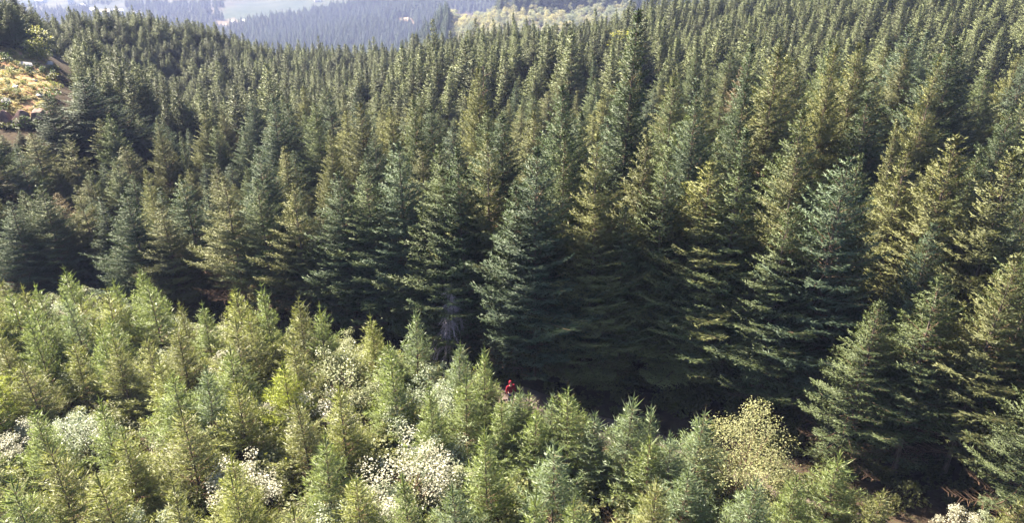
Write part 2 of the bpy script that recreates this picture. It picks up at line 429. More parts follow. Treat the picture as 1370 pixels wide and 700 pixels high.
def conifer(seed, H, Rm, z0, whorl, nper, el_top, el_bot, curve, prof, sec_step, shoot, width, sec_ratio=0.42, droop=-0.05, gappy=0.1,
            twig=False, trunk_r=None, dead_low=0.0, lod=1.0, one_side=0.0, shoot_gap=0.16, loose=0.5, top=0.985, wild=0.24, upw=0.40, vary=(0.72, 1.12), lead_len=2.6):
    """returns (trunk Geo, crown Geo, leader Geo); crown: material 0 needles, 1 wood"""
    rng = np.random.default_rng(seed)
    T, Cg, Ld = Geo(), Geo(), Geo()
    bend = rng.normal(0, 0.012 * H, 2)
    def axis(z):
        s_ = np.asarray(z, float) / H
        return np.stack([bend[0] * np.sin(s_ * 2.4), bend[1] * np.sin(s_ * 1.9), np.asarray(z, float)], -1)
    zz = np.linspace(-0.4, H * 0.97, 12)
    rr = (trunk_r or 0.011 * H) * (1 - np.clip(zz, 0, H) / H * 0.97); rr[0] *= 1.35
    T.tube(axis(zz), rr, 7)
    S0, S1, W = [], [], []              # shoots: base, tip, half width
    sp0, sp1, sr = [], [], []           # sticks
    z = z0; sub = rng.random() * 6.28
    lop = rng.random() * 6.28
    while z < H * top:
        t = (H - z) / (H - z0)
        nb = max(3, int(round(nper * (0.6 + 0.6 * min(1, t * 2)))) + rng.integers(-1, 2))
        ph0 = rng.random() * 6.28
        for b in range(nb):
            if rng.random() < gappy * (0.5 + t): continue
            phi = ph0 + b * 2 * math.pi / nb + rng.normal(0, 0.18)
            zb = z + rng.uniform(-1, 1) * loose * whorl
            zb = min(zb, H * top)
            t = (H - zb) / (H - z0)
            Lb = Rm * prof(t) * rng.uniform(*vary) * (1 + one_side * math.cos(phi - lop)) + 0.08
            if rng.random() < 0.08: Lb *= 1.22
            el = math.radians(el_top + (el_bot - el_top) * min(1, t ** 0.7) + rng.normal(0, 6))
            rad_ = np.array([math.cos(phi), math.sin(phi), 0.0])
            side = np.array([-math.sin(phi), math.cos(phi), 0.0])
            up = np.array([0, 0, 1.0])
            cv = curve * (0.4 + t) * rng.uniform(0.6, 1.4)
            wob = rng.normal(0, 0.06)
            def pt(s_):
                s_ = np.asarray(s_)[..., None]
                return axis(zb) + Lb * (s_ * math.cos(el) * rad_ + wob * s_ ** 2 * side + (s_ * math.sin(el) + cv * s_ ** 2 - 0.5 * cv * s_) * up)
            ks = np.linspace(0, 1, 5); pp = pt(ks)
            r0 = (0.008 + 0.009 * Lb)
            for k in range(4):
                sp0.append(pp[k]); sp1.append(pp[k + 1]); sr.append((r0 * (1 - k * 0.22), r0 * (1 - (k + 1) * 0.22)))
            bare = dead_low and t > 1 - dead_low and rng.random() < 0.75
            ns = max(2, int(Lb * 0.88 / sec_step))
            s_ = np.linspace(0.14 if t < .6 else 0.25, 0.97, ns) + rng.normal(0, 0.015, ns)
            s_ = np.clip(s_, 0.05, 0.99)
            s2 = np.concatenate([s_, s_]); sd = np.concatenate([np.ones(ns), -np.ones(ns)])
            base = pt(s2); tang = unit(pt(s2 + 0.02) - base)
            l2 = (sec_ratio * Lb * (1 - s2) ** 0.75 + 0.10 + 0.05 * Lb) * rng.uniform(0.6, 1.2, len(s2))
            an = np.radians(rng.normal(52, 9, len(s2)))
            d2 = unit(np.cos(an)[:, None] * tang + (np.sin(an) * sd)[:, None] * side + (droop + rng.normal(0, 0.17, len(s2)))[:, None] * up)
            e2 = base + d2 * l2[:, None]
            if bare:
                keep = rng.random(len(s2)) < 0.4
                for a1, b1 in zip(base[keep], e2[keep]):
                    sp0.append(a1); sp1.append(b1); sr.append((0.012, 0.006))
                continue
            # shoots along each side branchlet
            nmax = max(1, int(l2.max() / shoot_gap))
            for k in range(nmax):
                u = (k + 0.35 + rng.uniform(-.25, .25, len(s2))) * shoot_gap / l2
                ok = u < 0.95
                if not ok.any(): continue
                for q in (1, -1):
                    o_ = ok & (rng.random(len(s2)) < 0.9)
                    if not o_.any(): continue
                    p0 = base[o_] + d2[o_] * (u[o_] * l2[o_])[:, None]
                    perp = unit(np.cross(d2[o_], up))
                    ll = shoot * rng.uniform(0.55, 1.25, o_.sum())
                    dd = unit(d2[o_] * 0.75 + perp * (q * 0.6) + rng.normal(0, 0.25, (o_.sum(), 3)) + up * 0.05)
                    S0.append(p0); S1.append(p0 + dd * ll[:, None]); W.append(np.full(o_.sum(), width))
            # the end of each branchlet and of the branch itself
            S0.append(base + d2 * (l2 * 0.55)[:, None]); S1.append(e2 + d2 * (shoot * 0.4)); W.append(np.full(len(s2), width))
            S0.append(base - 0 * d2); S1.append(base + d2 * (l2 * 0.6)[:, None]); W.append(np.full(len(s2), width))
            S0.append(pt(np.array([0.55, 0.8, 0.92]))); S1.append(pt(np.array([0.85, 1.0, 1.0 + shoot / max(Lb, .3)]))); W.append(np.full(3, width * 1.2))
        z += whorl * rng.uniform(0.75, 1.25) * (0.75 + 0.25 * t)
    S0, S1, W = np.concatenate(S0), np.concatenate(S1), np.concatenate(W)
    d = S1 - S0; ln = np.linalg.norm(d, axis=1); d = d / (ln[:, None] + 1e-9)
    nrm = unit(np.cross(d, rng.normal(0, 1, d.shape) + np.array([0, 0, 1.1])))
    W = W * rng.uniform(0.75, 1.25, len(W))
    mid = S0 + d * (ln * 0.42)[:, None]
    rad_ = mid - axis(np.clip(mid[:, 2], 0, H)); rad_[:, 2] = 0
    rl = np.linalg.norm(rad_, axis=1, keepdims=True)
    want = unit(rad_ / (rl + 0.25) * 1.0 + np.array([0, 0, upw]) + rng.normal(0, wild, mid.shape))
    flip = np.sign((np.cross(mid - nrm * W[:, None] - S0, S1 - S0) * want).sum(1)); flip[flip == 0] = 1
    nrm = nrm * flip[:, None]
    Cg.quads(S0, mid - nrm * W[:, None], S1, mid + nrm * W[:, None], 0, want)
    sr = np.array(sr)
    Cg.sticks(np.array(sp0), np.array(sp1), sr[:, 0], sr[:, 1], 1)
    # the leading shoot and its ring of upright side shoots
    tip_ = axis(H * min(0.97, top)); lead = shoot * lead_len
    l0, l1, lw = [tip_], [tip_ + np.array([0, 0, lead])], [0.5]
    for ring, (zo, n_r, ln_, ee) in enumerate(((0.45, 4, 0.34, 42), (0.0, 5, 0.62, 48), (-0.35, 6, 0.8, 40))):
        for k in range(n_r):
            ph = k * 6.283 / n_r + rng.random()
            e_ = math.radians(ee + rng.normal(0, 8))
            dv = np.array([math.cos(ph) * math.cos(e_), math.sin(ph) * math.cos(e_), math.sin(e_)])
            p = tip_ + np.array([0, 0, zo * lead])
            l0.append(p); l1.append(p + dv * lead * ln_ * rng.uniform(0.7, 1.1)); lw.append(0.4)
    l0, l1 = np.array(l0), np.array(l1)
    dl = unit(l1 - l0)
    for q in range(3):
        nq = unit(np.cross(dl, rng.normal(0, 1, dl.shape)))
        mm = l0 + (l1 - l0) * 0.35
        Ld.quads(l0, mm - nq * width * 2.6, l1, mm + nq * width * 2.6, 0)
    Ld.sticks(l0, l1, 0.011, 0.004, 1)
    return T, Cg, Ld

P_MATURE = lambda t: (min(1.0, t / 0.74) ** 0.95) * (1.0 if t < 0.88 else 1 - (t - 0.88) * 1.2)
P_FAR = lambda t: (min(1.0, t / 0.74) ** 1.12) * (1.0 if t < 0.88 else 1 - (t - 0.88) * 1.2)
P_YOUNG = lambda t: t ** 1.08
P_SLIM = lambda t: t ** 0.95

MATURE, YOUNG, FARV = [], [], []
for k in range(6):
    T, Cg, Ld = conifer(100 + k, 14.0, (3.7, 3.2, 4.0, 3.4, 2.9, 3.8)[k], (0.9, 2.0, 0.6, 1.2, 0.8, 1.6)[k], (0.50, 0.54, 0.46, 0.52, 0.44, 0.54)[k], (9, 8, 10, 9, 10, 9)[k], 40, (10, 4, 18, 8, 22, 12)[k], (0.22, 0.26, 0.14, 0.24, 0.12, 0.2)[k],
                        P_MATURE if k != 4 else P_SLIM, 0.13, 0.19, 0.021, sec_ratio=0.29, droop=0.02, gappy=(0.10, 0.22, 0.08, 0.16, 0.06, 0.2)[k], dead_low=(0.05, 0.18, 0.0, 0.1, 0.0, 0.12)[k], one_side=0.15, shoot_gap=0.135, loose=0.5, vary=(0.66, 1.15), wild=0.26)
    MATURE.append((T.mesh('trunk_of_fir', [M_BARK], True), Cg.mesh('crown_of_fir', [M_FIR, M_TWIG]), Ld.mesh('tip_of_fir', [M_FIR, M_TWIG])))
for k in range(6):
    T, Cg, Ld = conifer(200 + k, 5.6, (2.15, 1.9, 2.3, 2.0, 2.2, 1.75)[k], 0.12, 0.30, 6, 60, (14, 24, 10, 20, 12, 28)[k], (0.16, 0.1, 0.2, 0.12, 0.18, 0.08)[k],
                        P_YOUNG, 0.15, 0.235, 0.016, sec_ratio=0.34, droop=0.14, gappy=0.14, trunk_r=0.065, shoot_gap=0.135, loose=0.45, top=0.88, wild=0.55, vary=(0.6, 1.2), lead_len=5.2)
    YOUNG.append((T.mesh('trunk_of_young_fir', [M_BARK], True), Cg.mesh('crown_of_young_fir', [M_YOUNG, M_TWIG]), Ld.mesh('tip_of_young_fir', [M_YOUNG, M_TWIG])))
for k in range(5):                              # coarser firs for trees further than a hundred metres
    T, Cg, Ld = conifer(300 + k, 14.0, (3.5, 3.1, 3.8, 2.8, 3.4)[k], 1.0, 0.52, 9, 34, (8, 2, 14, 16, 10)[k], 0.2, P_FAR, 0.25, 0.30, 0.05, sec_ratio=0.30, gappy=0.12, shoot_gap=0.27, loose=0.5, vary=(0.66, 1.15))
    z_ = np.array([[0.0, 0, 13.3]] * 5); e_ = z_ + np.array([[0, 0, 1.6], [.28, 0, .7], [-.28, .05, .7], [0, .28, .6], [.05, -.28, .6]]); sd_ = np.array([[.06, .03, 0]] * 5); Cg.quads(z_, (z_ + e_) / 2 - sd_, e_, (z_ + e_) / 2 + sd_)
    Cg.v += []
    zz = np.linspace(0, 13.5, 4)
    Cg.tube(np.stack([zz * 0, zz * 0, zz], 1), 0.15 * (1 - zz / 14), 4, mi=1)
    FARV.append(Cg.mesh('far_fir', [M_FAR, M_TWIG]))

def shrub_geo(seed, Rr, H, nclump, nleaf, leaf, flat=0.6, spire=0.0):
    """several stems ending in clumps of folded leaves"""
    rng = np.random.default_rng(seed)
    St, Lf = Geo(), Geo()
    cen = []
    for k in range(nclump):
        ph = rng.random() * 6.283; q = math.sqrt(rng.random())
        x, y = Rr * q * math.cos(ph), Rr * q * math.sin(ph)
        zt = H * (1 - 0.55 * q ** 2) * rng.uniform(0.72 - spire * 0.6, 1.05 + spire * 0.3)
        cen.append((x, y, zt))
        if k % 3 == 0:
            for f in (0.35, 0.62): cen.append((x * f * 1.5, y * f * 1.5, zt * f))
    cen = np.array(cen)
    for c in cen[::2]:
        b = rng.normal(0, 0.12, 2)
        pts = np.array([[b[0], b[1], -0.15], [c[0] * 0.35 + b[0], c[1] * 0.35 + b[1], c[2] * 0.5], c])
        St.tube(pts, [0.03, 0.02, 0.006], 4)
    per = max(3, nleaf // len(cen))
    for c in cen:
        n = int(per * rng.uniform(0.6, 1.4))
        out = unit(rng.normal(0, 1, (n, 3)) * np.array([1, 1, 0.8]) + np.array([0, 0, 0.35]))
        p = c + out * (Rr * 0.26) * (rng.random((n, 1)) ** 0.45) * rng.uniform(0.7, 1.2)
        d = unit(out * np.array([1, 1, 0.25]) + rng.normal(0, 0.4, (n, 3)) + np.array([0, 0, -0.1]))
        nm = unit(np.array([0, 0, 1.0]) * (1 + flat) + rng.normal(0, 0.55, (n, 3)) + out * 0.4)
        sd = unit(np.cross(d, nm)); nm = np.cross(sd, d)
        ll = leaf * rng.uniform(0.6, 1.3, (n, 1))
        mid = p + d * ll * 0.5
        # two halves folded along the midrib
        fold = nm * ll * 0.10
        tip = p + d * ll - nm * ll * 0.12
        n0 = Lf.n
        v = np.stack([p, mid - sd * ll * 0.36 + fold, tip, mid + sd * ll * 0.36 + fold, mid], 1).reshape(-1, 3)
        b5 = np.arange(n)[:, None, None] * 5
        tri = b5 + np.array([[0, 1, 4], [1, 2, 4], [4, 2, 3], [0, 4, 3]])[None]
        Lf.add(v, tris=tri.reshape(-1, 3))
    return St, Lf

SHRUB = []
for k in range(5):
    St, Lf = shrub_geo(400 + k, (1.35, 1.1, 1.6, 1.25, 0.95)[k], (2.6, 3.0, 2.4, 2.1, 2.4)[k], (26, 20, 32, 24, 16)[k], (4200, 3400, 5200, 3900, 2600)[k], 0.078, spire=0.25)
    SHRUB.append((St.mesh('stems_of_shrub', [M_TWIG]), Lf.mesh('leaves_of_shrub', [M_LEAF])))
St, Lf = shrub_geo(450, 2.7, 5.0, 58, 11000, 0.092, spire=0.35)
MAPLE = (St.mesh('stems_of_maple', [M_TWIG]), Lf.mesh('leaves_of_maple', [M_BROAD]))
ROUND = []
for k in range(4):
    St, Lf = shrub_geo(460 + k, (4.2, 3.6, 4.6, 3.2)[k], (9.5, 8.5, 9, 7.5)[k], 34, 1500, 0.62, flat=0.2)
    ROUND.append((St.mesh('limbs_of_broadleaf', [M_GREYBARK]), Lf.mesh('crown_of_broadleaf', [M_BROAD])))
BUSH = []
for k in range(3):
    St, Lf = shrub_geo(480 + k, (1.3, 1.0, 1.6)[k], (1.5, 1.3, 1.8)[k], 14, 420, 0.26, flat=0.2)
    BUSH.append((St.mesh('stems_of_bush', [M_TWIG]), Lf.mesh('leaves_of_bush', [M_BROAD])))

def build(name, parts, loc, rz, sc, color):
    """an Empty with one object per (part name, mesh); meshes are shared between copies"""
    o = empty(name, loc, rz)
    o.scale = sc
    for pn, me_ in parts:
        c = link(pn, me_, o); c.color = (*color, 1)
    return o

THINGS = []                                     # (root, kind word, tone, size word, tip pixel, group, category)
RNG = random.Random(11)
TONE_M = {'dark green': (0.044, 0.064, 0.028), 'blue-green': (0.056, 0.080, 0.045), 'olive green': (0.094, 0.100, 0.038), 'mid green': (0.070, 0.090, 0.035), 'yellowish green': (0.118, 0.124, 0.043)}
TONE_Y = {'yellow-green': (0.195, 0.212, 0.080), 'fresh green': (0.160, 0.198, 0.082), 'blue-green': (0.145, 0.185, 0.108), 'olive green': (0.172, 0.182, 0.080), 'lime green': (0.21, 0.24, 0.050)}
BROWN = (0.13, 0.10, 0.055)

taken = []                                      # (x, y, clearance)
def free(x, y, d):
    return all((x - a) ** 2 + (y - b) ** 2 > (0.5 * (d + c)) ** 2 for a, b, c in taken)

DEAD_XY = hit(598, 378, 6.4)
taken.append((*DEAD_XY, 5.5)); taken.append((DEAD_XY[0] + 0.4, DEAD_XY[1] - 3.0, 3.5))

def note(o, kind, tone, size, h, group, cat, label=None):
    x, y, z = o.location
    THINGS.append(dict(o=o, kind=kind, tone=tone, size=size, px=project((x, y, z + h * 0.8)), group=group, cat=cat, label=label))

def mature(x, y, h, rad_, var, tone, label=None, lean=(0, 0)):
    me_ = MATURE[var]
    o = build('fir_tree', (('trunk', me_[0]), ('crown', me_[1]), ('leading_shoot', me_[2])), (x, y, gz(x, y) - 0.05), RNG.random() * 6.28, (rad_, rad_, h / 14.0), TONE_M.get(tone, BROWN))
    o.rotation_euler[0], o.rotation_euler[1] = lean
    taken.append((x, y, 3.3 * rad_))
    size = 'tall' if h > 15.2 else 'short' if h < 12 else ''
    note(o, 'fir', tone, size or ('broad' if rad_ > 1.12 else 'slender' if rad_ < 0.9 else ''), h, 'grown firs of the forest', 'fir tree', label)
    return o

def young(x, y, h, rad_, var, tone, label=None):
    me_ = YOUNG[var]
    o = build('young_fir', (('trunk', me_[0]), ('crown', me_[1]), ('leading_shoot', me_[2])), (x, y, gz(x, y) - 0.05), RNG.random() * 6.28, (rad_, rad_, h / 5.6), TONE_Y[tone])
    o.rotation_euler[0], o.rotation_euler[1] = RNG.gauss(0, 0.025), RNG.gauss(0, 0.025)
    taken.append((x, y, 1.9 * rad_))
    size = 'tall' if h > 6.2 else 'short' if h < 4.6 else ''
    note(o, 'young fir', tone, size or ('bushy' if rad_ > 1.1 else 'slim' if rad_ < 0.92 else ''), h, 'young firs of the plantation in front', 'young fir', label)
    return o

# ------------------------------------------------------------------ grown firs placed one by one: tip in the frame, height, width factor, shape, tone
HAND_M = [
    (12, 268, 11.5, 1.0, 3, 'dark green'), (50, 245, 12, 1.05, 0, 'mid green'), (104, 248, 12, 0.85, 1, 'olive green'), (134, 262, 10.5, 0.9, 4, 'dark green'), (168, 256, 12.5, 1.0, 0, 'dark green'),
    (215, 266, 12, 0.95, 3, 'olive green'), (248, 238, 13.5, 1.1, 5, 'dark green'), (300, 232, 13, 0.95, 1, 'olive green'), (338, 238, 13.5, 0.95, 3, 'mid green'), (395, 244, 13, 0.9, 1, 'yellowish green'),
    (424, 278, 11.5, 0.8, 1, 'olive green'), (455, 226, 14, 1.0, 0, 'dark green'), (499, 218, 14.5, 1.05, 3, 'mid green'), (536, 186, 16, 1.1, 0, 'blue-green'), (583, 222, 15, 1.15, 2, 'mid green'),
    (618, 196, 15.5, 0.95, 3, 'dark green'), (657, 172, 16, 1.0, 1, 'olive green'), (655, 300, 9.5, 0.8, 1, 'yellowish green'), (722, 192, 16.5, 1.2, 0, 'blue-green'), (690, 240, 14, 0.9, 3, 'dark green'),
    (752, 170, 16, 0.95, 3, 'mid green'), (792, 172, 16.5, 1.0, 1, 'olive green'), (789, 272, 12.5, 1.05, 2, 'yellowish green'), (843, 274, 12.5, 0.95, 3, 'mid green'), (864, 178, 16, 1.0, 0, 'olive green'),
    (896, 200, 15.5, 1.05, 3, 'mid green'), (948, 216, 15, 1.35, 2, 'yellowish green'), (992, 222, 15, 1.15, 5, 'mid green'), (1058, 276, 13.5, 1.05, 0, 'mid green'), (1072, 190, 16, 1.0, 1, 'olive green'),
    (1130, 206, 16.5, 1.3, 5, 'blue-green'), (1212, 186, 16, 1.05, 3, 'olive green'), (1286, 176, 17, 1.2, 5, 'yellowish green'), (1350, 196, 16.5, 1.15, 0, 'olive green'), (1272, 372, 12.0, 1.05, 1, 'mid green'), (1172, 400, 10.5, 0.9, 3, 'mid green'),
    (1362, 332, 13.5, 0.9, 5, 'olive green'),  
    (1408, 270, 15, 1.1, 3, 'mid green'), (1450, 420, 12, 0.9, 3, 'mid green'),
]
HAND_LABEL = {
    (655, 300): 'small pale fir fully sunlit at the forest edge right of the grey dead tree',
    (583, 222): 'broad fir with a sunlit right rim standing behind the grey dead tree',
    (722, 192): 'big blue-green fir with a sunlit left rim behind the small pale fir',
    (948, 216): 'broad flat-topped yellowish fir in the middle of the forest edge',
    (1130, 206): 'huge dark-bellied fir rising behind the yellow maple',
    (1272, 372): 'fir with a bare trunk foot at the lower right forest edge',
    (1286, 176): 'very tall fir with long sunlit boughs near the right edge of the photo',
    (395, 244): 'slender pale sunlit fir in the left forest edge with a gappy crown',
    (248, 238): 'big dark conical fir in the left part of the forest edge',
    (789, 272): 'bright green smaller fir standing in front of a tall gappy one',
    (1362, 332): 'dark fir cut by the right edge of the photo',
}
for (px, py, h, rf, var, tone) in HAND_M:
    x, y = hit(px, py, h)
    while y < edge_y(x) + 0.4 and h > 7:
        h -= 0.25; x, y = hit(px, py, h)
    mature(x, y, h, rf, var, tone, HAND_LABEL.get((px, py)), (RNG.gauss(0, 0.012), RNG.gauss(0, 0.012)))

# special trees near the clearing
bx_, by_ = hit(112, 112, 11.5)
big = mature(bx_, by_, 12.5, 1.75, 2, 'dark green', 'big spreading dark fir beside the bare-earth clearing')
bx2, by2 = hit(64, 128, 11)
mature(bx2, by2, 11.5, 1.05, 5, 'dark green', 'narrow dark fir at the foot of the bare-earth clearing')

for px, py, h, rf, var, tone, lab in ((4, 20, 10, 0.62, 4, 'dark green', 'dark fir at the top left corner on the ridge above the clearing'), (22, 8, 11, 0.6, 3, 'dark green', 'tallest dark fir on the ridge above the bare-earth clearing'),
                                      (36, 16, 10, 0.55, 4, 'dark green', 'dark fir right of the tallest one on the ridge above the clearing'), (47, 12, 10, 0.5, 4, 'dark green', 'rightmost slim dark fir of the row on the ridge above the clearing')):
    d = ray(px, py); t_ = (118 if py > 40 else 174) / math.hypot(d[0], d[1])
    x, y = d[0] * t_, d[1] * t_
    h = CAM_H + d[2] * t_ - gz(x, y)
    mature(x, y, max(h, 5), rf, var, tone, lab)

# ------------------------------------------------------------------ the rest of the forest on jittered grids, closer where the stand is younger
cand = []
rg = random.Random(5)
def view_az(x, y): return math.degrees(math.atan2(x, y))
for step, ra, rb in ((3.5, 0, 78), (3.0, 78, 112), (2.55, 112, 330)):
    for iy in range(int(10 / step), int(330 / step)):
        for ix in range(int(-240 / step), int(260 / step)):
            x = (ix + (0.5 if iy % 2 else 0)) * step + rg.uniform(-0.45, 0.45) * step; y = iy * step + rg.uniform(-0.45, 0.45) * step
            r_ = math.hypot(x, y)
            if r_ < ra or r_ >= rb: continue
            if y < edge_y(x) + rg.uniform(0.0, 1.2): continue
            if x < 30 and y < edge_y(x) + (3.5 if x > -9 else 1.5): continue
            a = view_az(x, y)
            if abs(a) > 46 and r_ > 90 or abs(a) > 56: continue
            if in_poly(x, y, CLEAR): continue
            if a < -26 and 70 < r_ < 172:
                cap = 0
                for hh in (0, 1.5, 2.5, 3.5, 5, 7, 9):
                    if any(in_poly(*project((x + q, y, gz(x, y) + hh)), CLEAR_PX) for q in (-1.2, 1.2)): break
                    cap = hh
                else: cap = 99
                if cap < 2.5: continue
            else: cap = 99
            gap = math.sin(x * 0.23 + 2.2 * math.sin(y * 0.15)) * math.sin(y * 0.19 + 2.0 * math.sin(x * 0.12 + 2))
            if r_ > 70 and rg.random() < (0.45 if gap > 0.62 else 0.07): continue
            cand.append((r_, x, y, a, cap))
cand.sort()
far_pts, n_m = [], len(HAND_M) + 6
tones = list(TONE_M)
for r_, x, y, a, cap in cand:
    if not free(x, y, 3.1 if r_ < 75 else 2.6): continue
    big_h = rg.gauss(14.2, 2.0) if a > -8 else rg.gauss(13.0 - 2.6 * min(1, max(0, (-a - 8) / 14)) * min(1, max(0, (105 - r_) / 30)), 1.8)
    big_h *= 1 + 0.10 * math.sin(x * 0.09 + 1.7 * math.sin(y * 0.06)) + 0.10 * math.sin(y * 0.11 + 1.9 * math.sin(x * 0.05 + 1))
    if r_ > 80 and rg.random() < 0.015: big_h *= 1.2
    big_h *= 1 - 0.40 * min(1, max(0, (r_ - 65) / 80))
    if a < -24 and r_ > 95: big_h *= 0.85
    if rg.random() < 0.06: big_h *= 0.8
    if edge_y(x) + 4 > y: big_h *= 0.88
    big_h = min(big_h, cap)
    rf = min(1.35, max(0.68, rg.gauss(0.97, 0.15))) * (0.35 + 0.65 * big_h / 14.0)
    p = project((x, y, gz(x, y) + big_h))
    if n_m < 300 and p and -40 < p[0] < 1410 and p[1] < 690:
        tn_ = 'brown' if rg.random() < 0.006 else rg.choices(tones, (3, 2, 3, 4, 2))[0]
        mature(x, y, big_h, rf, rg.randrange(6), tn_, None, (rg.gauss(0, 0.015), rg.gauss(0, 0.015)))
        n_m += 1
    else:
        far_pts.append((x, y, gz(x, y) - 0.05, rg.random() * 6.28, rf, big_h / 14.0, rg.randrange(5 if r_ > 100 else 5)))

# ------------------------------------------------------------------ geometry-node forests (one object of kind stuff each)
def stuff_trees(name, pts, meshes, color, label, cat):
    pts = np.array(pts, float)
    me_ = bpy.data.meshes.new(name)
    me_.vertices.add(len(pts)); me_.vertices.foreach_set('co', pts[:, :3].astype(np.float32).ravel())
    ar = me_.attributes.new('turn', 'FLOAT_VECTOR', 'POINT'); ar.data.foreach_set('vector', np.stack([0.05 * np.sin(pts[:, 3] * 7.0), 0.05 * np.sin(pts[:, 3] * 13.0 + 1), pts[:, 3]], 1).astype(np.float32).ravel())
    ar = me_.attributes.new('size', 'FLOAT_VECTOR', 'POINT'); ar.data.foreach_set('vector', np.stack([pts[:, 4], pts[:, 4], pts[:, 5]], 1).astype(np.float32).ravel())
    ar = me_.attributes.new('pick', 'INT', 'POINT'); ar.data.foreach_set('value', pts[:, 6].astype(np.int32))
    o = link(name, me_)
    o.color = (*color, 1)
    ng = bpy.data.node_groups.new(name, 'GeometryNodeTree')
    ng.interface.new_socket('Geometry', in_out='INPUT', socket_type='NodeSocketGeometry')
    ng.interface.new_socket('Geometry', in_out='OUTPUT', socket_type='NodeSocketGeometry')
    N, L = ng.nodes, ng.links
    gi, go = N.new('NodeGroupInput'), N.new('NodeGroupOutput')
    iop = N.new('GeometryNodeInstanceOnPoints')
    iop.inputs['Pick Instance'].default_value = True
    jn = N.new('GeometryNodeJoinGeometry')
    for m in meshes:
        so = bpy.data.objects.new('source_' + m.name, m); so.color = (*color, 1)
        oi = N.new('GeometryNodeObjectInfo'); oi.inputs['Object'].default_value = so
        oi.inputs['As Instance'].default_value = True
        L.new(oi.outputs['Geometry'], jn.inputs[0])
    def attr(nm, ty):
        n = N.new('GeometryNodeInputNamedAttribute'); n.data_type = ty; n.inputs[0].default_value = nm
        return n.outputs[0]
    L.new(gi.outputs[0], iop.inputs['Points']); L.new(jn.outputs[0], iop.inputs['Instance'])
    L.new(attr('pick', 'INT'), iop.inputs['Instance Index'])
    er = N.new('FunctionNodeEulerToRotation'); L.new(attr('turn', 'FLOAT_VECTOR'), er.inputs[0]); L.new(er.outputs[0], iop.inputs['Rotation'])
    L.new(attr('size', 'FLOAT_VECTOR'), iop.inputs['Scale'])
    L.new(iop.outputs[0], go.inputs[0])
    md = o.modifiers.new('plants', 'NODES'); md.node_group = ng
    tag(o, label, cat, kind='stuff')
    return o
stuff_trees('conifer_forest', far_pts, FARV, (0.084, 0.098, 0.042), 'dense dark green conifer forest filling the slope behind the edge firs', 'forest')

# ------------------------------------------------------------------ young plantation
HAND_Y = [
    (88, 358, 6.2, 1.0, 0, 'fresh green'), (195, 376, 6.4, 1.15, 2, 'fresh green'), (30, 385, 6, 1.0, 1, 'olive green'), (240, 404, 5.2, 0.8, 5, 'olive green'), (268, 408, 5.4, 0.95, 3, 'fresh green'), (318, 386, 6.2, 1.15, 4, 'yellow-green'),
    (353, 381, 6.3, 0.9, 1, 'fresh green'), (395, 398, 6, 1.0, 3, 'olive green'), (425, 412, 5.6, 0.95, 0, 'fresh green'), (497, 421, 5.4, 0.95, 3, 'yellow-green'), (552, 416, 6.0, 1.0, 5, 'blue-green'), (606, 455, 5.4, 1.0, 1, 'blue-green'),
    (646, 468, 5.8, 0.95, 5, 'fresh green'), (697, 518, 5.0, 0.9, 1, 'blue-green'), (732, 530, 4.9, 0.9, 5, 'blue-green'), (758, 524, 5.6, 1.1, 2, 'fresh green'), (841, 531, 6.0, 1.05, 0, 'blue-green'), (872, 546, 5.5, 0.9, 5, 'blue-green'),
    (940, 553, 5.7, 1.1, 4, 'blue-green'), (1126, 606, 5.2, 1.1, 0, 'fresh green'), (1368, 664, 4.6, 0.9, 1, 'olive green'), (380, 484, 5.2, 1.0, 2, 'lime green'), (268, 492, 5.8, 1.0, 3, 'blue-green'), (742, 590, 6.0, 1.15, 0, 'blue-green'),
    (1010, 640, 5.2, 1.0, 4, 'blue-green'), (716, 548, 5.0, 1.0, 3, 'fresh green'), (800, 552, 4.8, 1.0, 1, 'blue-green'), (905, 582, 5.2, 1.0, 3, 'blue-green'), (672, 534, 5.0, 0.9, 1, 'fresh green'), (686, 531, 4.6, 0.9, 3, 'blue-green'), (712, 532, 4.8, 1.0, 2, 'fresh green'), (872, 588, 4.8, 1.0, 0, 'fresh green'), (1180, 655, 4.4, 0.9, 3, 'olive green'), (1068, 640, 4.8, 0.9, 3, 'fresh green'), (6, 388, 6.2, 1.1, 2, 'fresh green'), (-18, 392, 6.2, 1.1, 0, 'yellow-green'), (52, 382, 5.6, 1.0, 3, 'fresh green'), (650, 575, 6.0, 1.0, 1, 'fresh green'), (525, 470, 5.8, 1.0, 3, 'fresh green'), (390, 455, 5.6, 1.0, 0, 'olive green'), (128, 535, 5.8, 0.9, 5, 'fresh green'), (240, 545, 5.8, 1.15, 2, 'olive green'),
    (40, 545, 5.2, 0.9, 3, 'fresh green'), (312, 510, 5.5, 1.05, 4, 'yellow-green'), (430, 590, 5.6, 1.0, 0, 'fresh green'), (575, 520, 5.4, 0.9, 1, 'fresh green'), (330, 420, 5.4, 1.0, 1, 'yellow-green'), (150, 455, 5.6, 1.0, 4, 'olive green'),
    (470, 640, 5.4, 1.05, 2, 'yellow-green'), (230, 650, 5.6, 1.0, 1, 'olive green'), (130, 640, 5.4, 1.1, 2, 'yellow-green'), (545, 640, 5.2, 0.9, 5, 'fresh green'), (880, 640, 5.6, 1.0, 3, 'olive green'), (310, 640, 5.4, 1.0, 3, 'yellow-green'),
]
